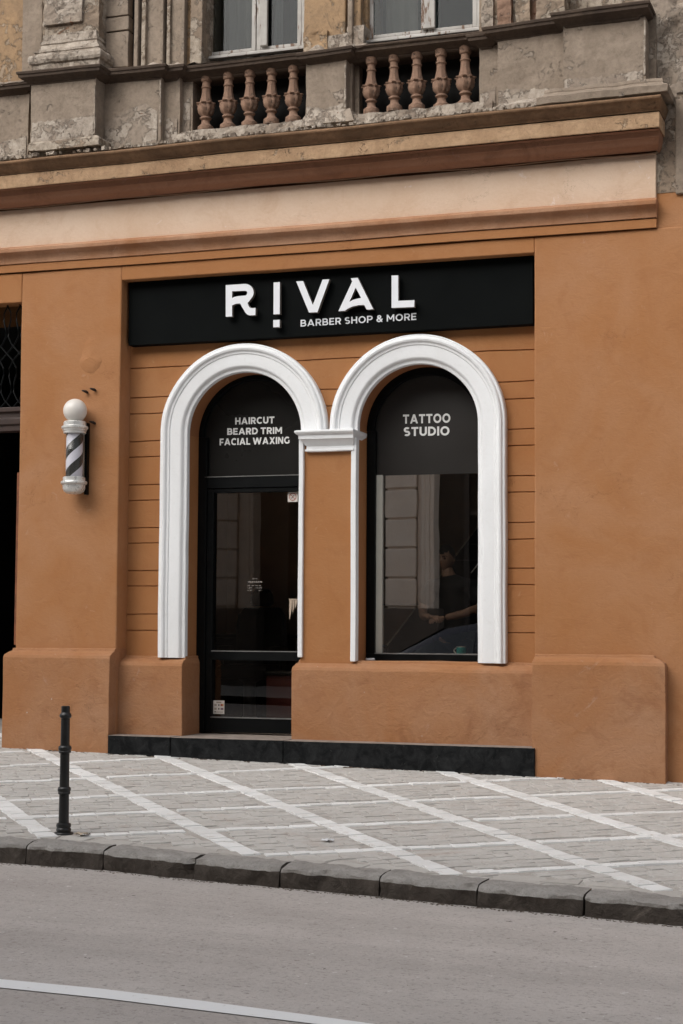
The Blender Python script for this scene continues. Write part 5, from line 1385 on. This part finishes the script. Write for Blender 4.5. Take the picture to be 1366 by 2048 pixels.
for k in range(-7, 7):
    x0 = -4.95+per*k
    MB().box(x0-.15, x0+1.05, YO-.34, YO+.10, zo-.6, 1.52).build('pilaster_base', OBASE, opp, bevel=.03)
    b = MB(); z = 1.56
    while z < 11.2:
        b.box(x0, x0+.60, YO-.30, YO+.05, z, z+.515); z += .555
    b.box(x0+.03, x0+.57, YO-.32, YO-.0, 1.5, 11.7)
    b.build('pilaster', OSTONE, opp, bevel=.02)
    b = MB()
    for q, (xx, yy) in enumerate(((.61, -.02), (.695, .05), (.78, .07), (.865, .05))): b.box(x0+xx, x0+xx+.09, YO-.34, YO+yy, 1.5, 11.5)
    b.build('pilaster_strip', OSTONE, opp, bevel=.02)
    for zz0, zz1 in ((.6, 4.9), (5.6, 8.0), (8.7, 11.0)):
        f = MB().box(x0+1.45, x0+3.35, YO-.36, YO-.26, zz0-.08, zz0+.0).box(x0+1.45, x0+1.55, YO-.36, YO-.27, zz0, zz1).box(x0+3.25, x0+3.35, YO-.36, YO-.27, zz0, zz1).box(x0+1.55, x0+3.25, YO-.36, YO-.275, zz1-.1, zz1).box(x0+2.36, x0+2.44, YO-.36, YO-.28, zz0, zz1-.1).box(x0+1.55, x0+3.25, YO-.36, YO-.285, zz0+(zz1-zz0)*.62, zz0+(zz1-zz0)*.62+.08)
        w_ = f.build('window', OFRAME, opp)
        MB().box(x0+1.55, x0+3.25, YO-.352, YO-.32, zz0+.001, zz1-.101).build('pane', OGLASS, w_)
# parked car, mirrored low in the shop window
def car(cx, cy, zg_):
    t = thing('parked_car', 'dark violet blue hatchback parked by the far kerb, mirrored low in the shop window', 'car', (cx, cy, zg_))
    PAINT = simple('car_paint', (.022, .022, .034), .25, .1, 2, 0, .3, .7); CG = simple('car_glass', (.01, .011, .012), .06, .1, 2, 0, 0, .8); TY = simple('tyre', (.015, .015, .015), .85, .2, 20, .1); RIM = simple('alloy', (.4, .4, .42), .3, .1, 10, 0, .9); LAMP = simple('lamp_lens', (.6, .6, .62), .1, .1, 10, 0)
    top = [(-2.1, .58), (-2.05, .72), (-1.9, .80), (-1.2, .93), (-.95, .98), (-.2, 1.38), (.3, 1.46), (1.0, 1.44), (1.6, 1.28), (1.95, 1.0), (2.08, .85), (2.1, .6)]
    def zat(x, tab):
        for a, c_ in zip(tab, tab[1:]):
            if a[0] <= x <= c_[0]: return a[1]+(c_[1]-a[1])*(x-a[0])/(c_[0]-a[0])
        return tab[-1][1]
    b = MB(); vs = []; fs = []; NX = 60; NS = 14
    for i in range(NX+1):
        x = -2.1+4.2*i/NX; zt_ = zat(x, top); end = min(1, (2.12-abs(x))/.35); hw = .78+.10*end**.5*1.0
        belt = min(zt_, .92+.03*x*.3)
        pts = [(-hw*.92, .22), (-hw, .34), (-hw, .6), (-hw*.985, belt*.97)]
        rw = hw*(.985-.28*max(0, (zt_-belt)/.55))
        pts += [(-rw, max(belt, zt_-.10)), (-rw*.9, zt_-.02), (-rw*.5, zt_+.0)]
        pts = pts+[(-a, z) for a, z in reversed(pts)]
        vs += [(cx+x, cy+a, zg_+z) for a, z in pts]
    for i in range(NX):
        for j in range(NS): fs.append((i*NS+j, (i+1)*NS+j, (i+1)*NS+(j+1) % NS, i*NS+(j+1) % NS))
    fs += [tuple(range(NS)), tuple(NX*NS+j for j in range(NS-1, -1, -1))]
    body_ = b.add(vs, fs).build('body', PAINT, t, smooth=40)
    for sgn in (-1, 1):
        for x0, x1 in ((-.85, .28), (.36, 1.55)):
            vs = []; n = 10
            for i in range(n+1):
                x = x0+(x1-x0)*i/n; zt_ = zat(x, top); hw = .88; belt = .93+.009*x
                hi = max(belt+.01, zt_-.12); rw = hw*(.985-.28*max(0, (zt_-belt)/.55))
                vs += [(cx+x, cy+sgn*(hw*.985+.008), zg_+belt), (cx+x, cy+sgn*(rw+.014), zg_+hi)]
            MB().add(vs, [(2*i, 2*i+2, 2*i+3, 2*i+1) for i in range(n)]).build('side_window', CG, t)
        for x in (-1.3, 1.3):
            w_ = MB(); prof = [(.16, -.1), (.30, -.11), (.32, -.08), (.32, .08), (.30, .11), (.16, .1)]
            w_.lathe((0, 0, 0), prof, 28); w_.v = [Vector((cx+x+v.x, cy+sgn*.79+v.z, zg_+.32+v.y)) for v in w_.v]
            wo = w_.build('wheel', TY, t, smooth=40)
            rm = MB(); rm.lathe((0, 0, 0), [(.02, .112*sgn), (.2, .106*sgn), (.215, .08*sgn)], 20); rm.v = [Vector((cx+x+v.x, cy+sgn*.79+v.z, zg_+.32+v.y)) for v in rm.v]; rm.build('rim', RIM, wo, smooth=40)
        MB().box(cx-2.08, cx-1.85, cy+sgn*.62-.14, cy+sgn*.62+.14, zg_+.64, zg_+.74).build('headlight', LAMP, t, bevel=.03)
    vs = []
    for i in range(7):
        a = -.6+1.2*i/6
        vs += [(cx-.93, cy+a*1.15, zg_+1.0), (cx-.24, cy+a, zg_+1.375)]
    MB().add(vs, [(2*i, 2*i+2, 2*i+3, 2*i+1) for i in range(6)]).build('windscreen', CG, t)
car(-2.05, -11.1, road_z(-2, -11.1))
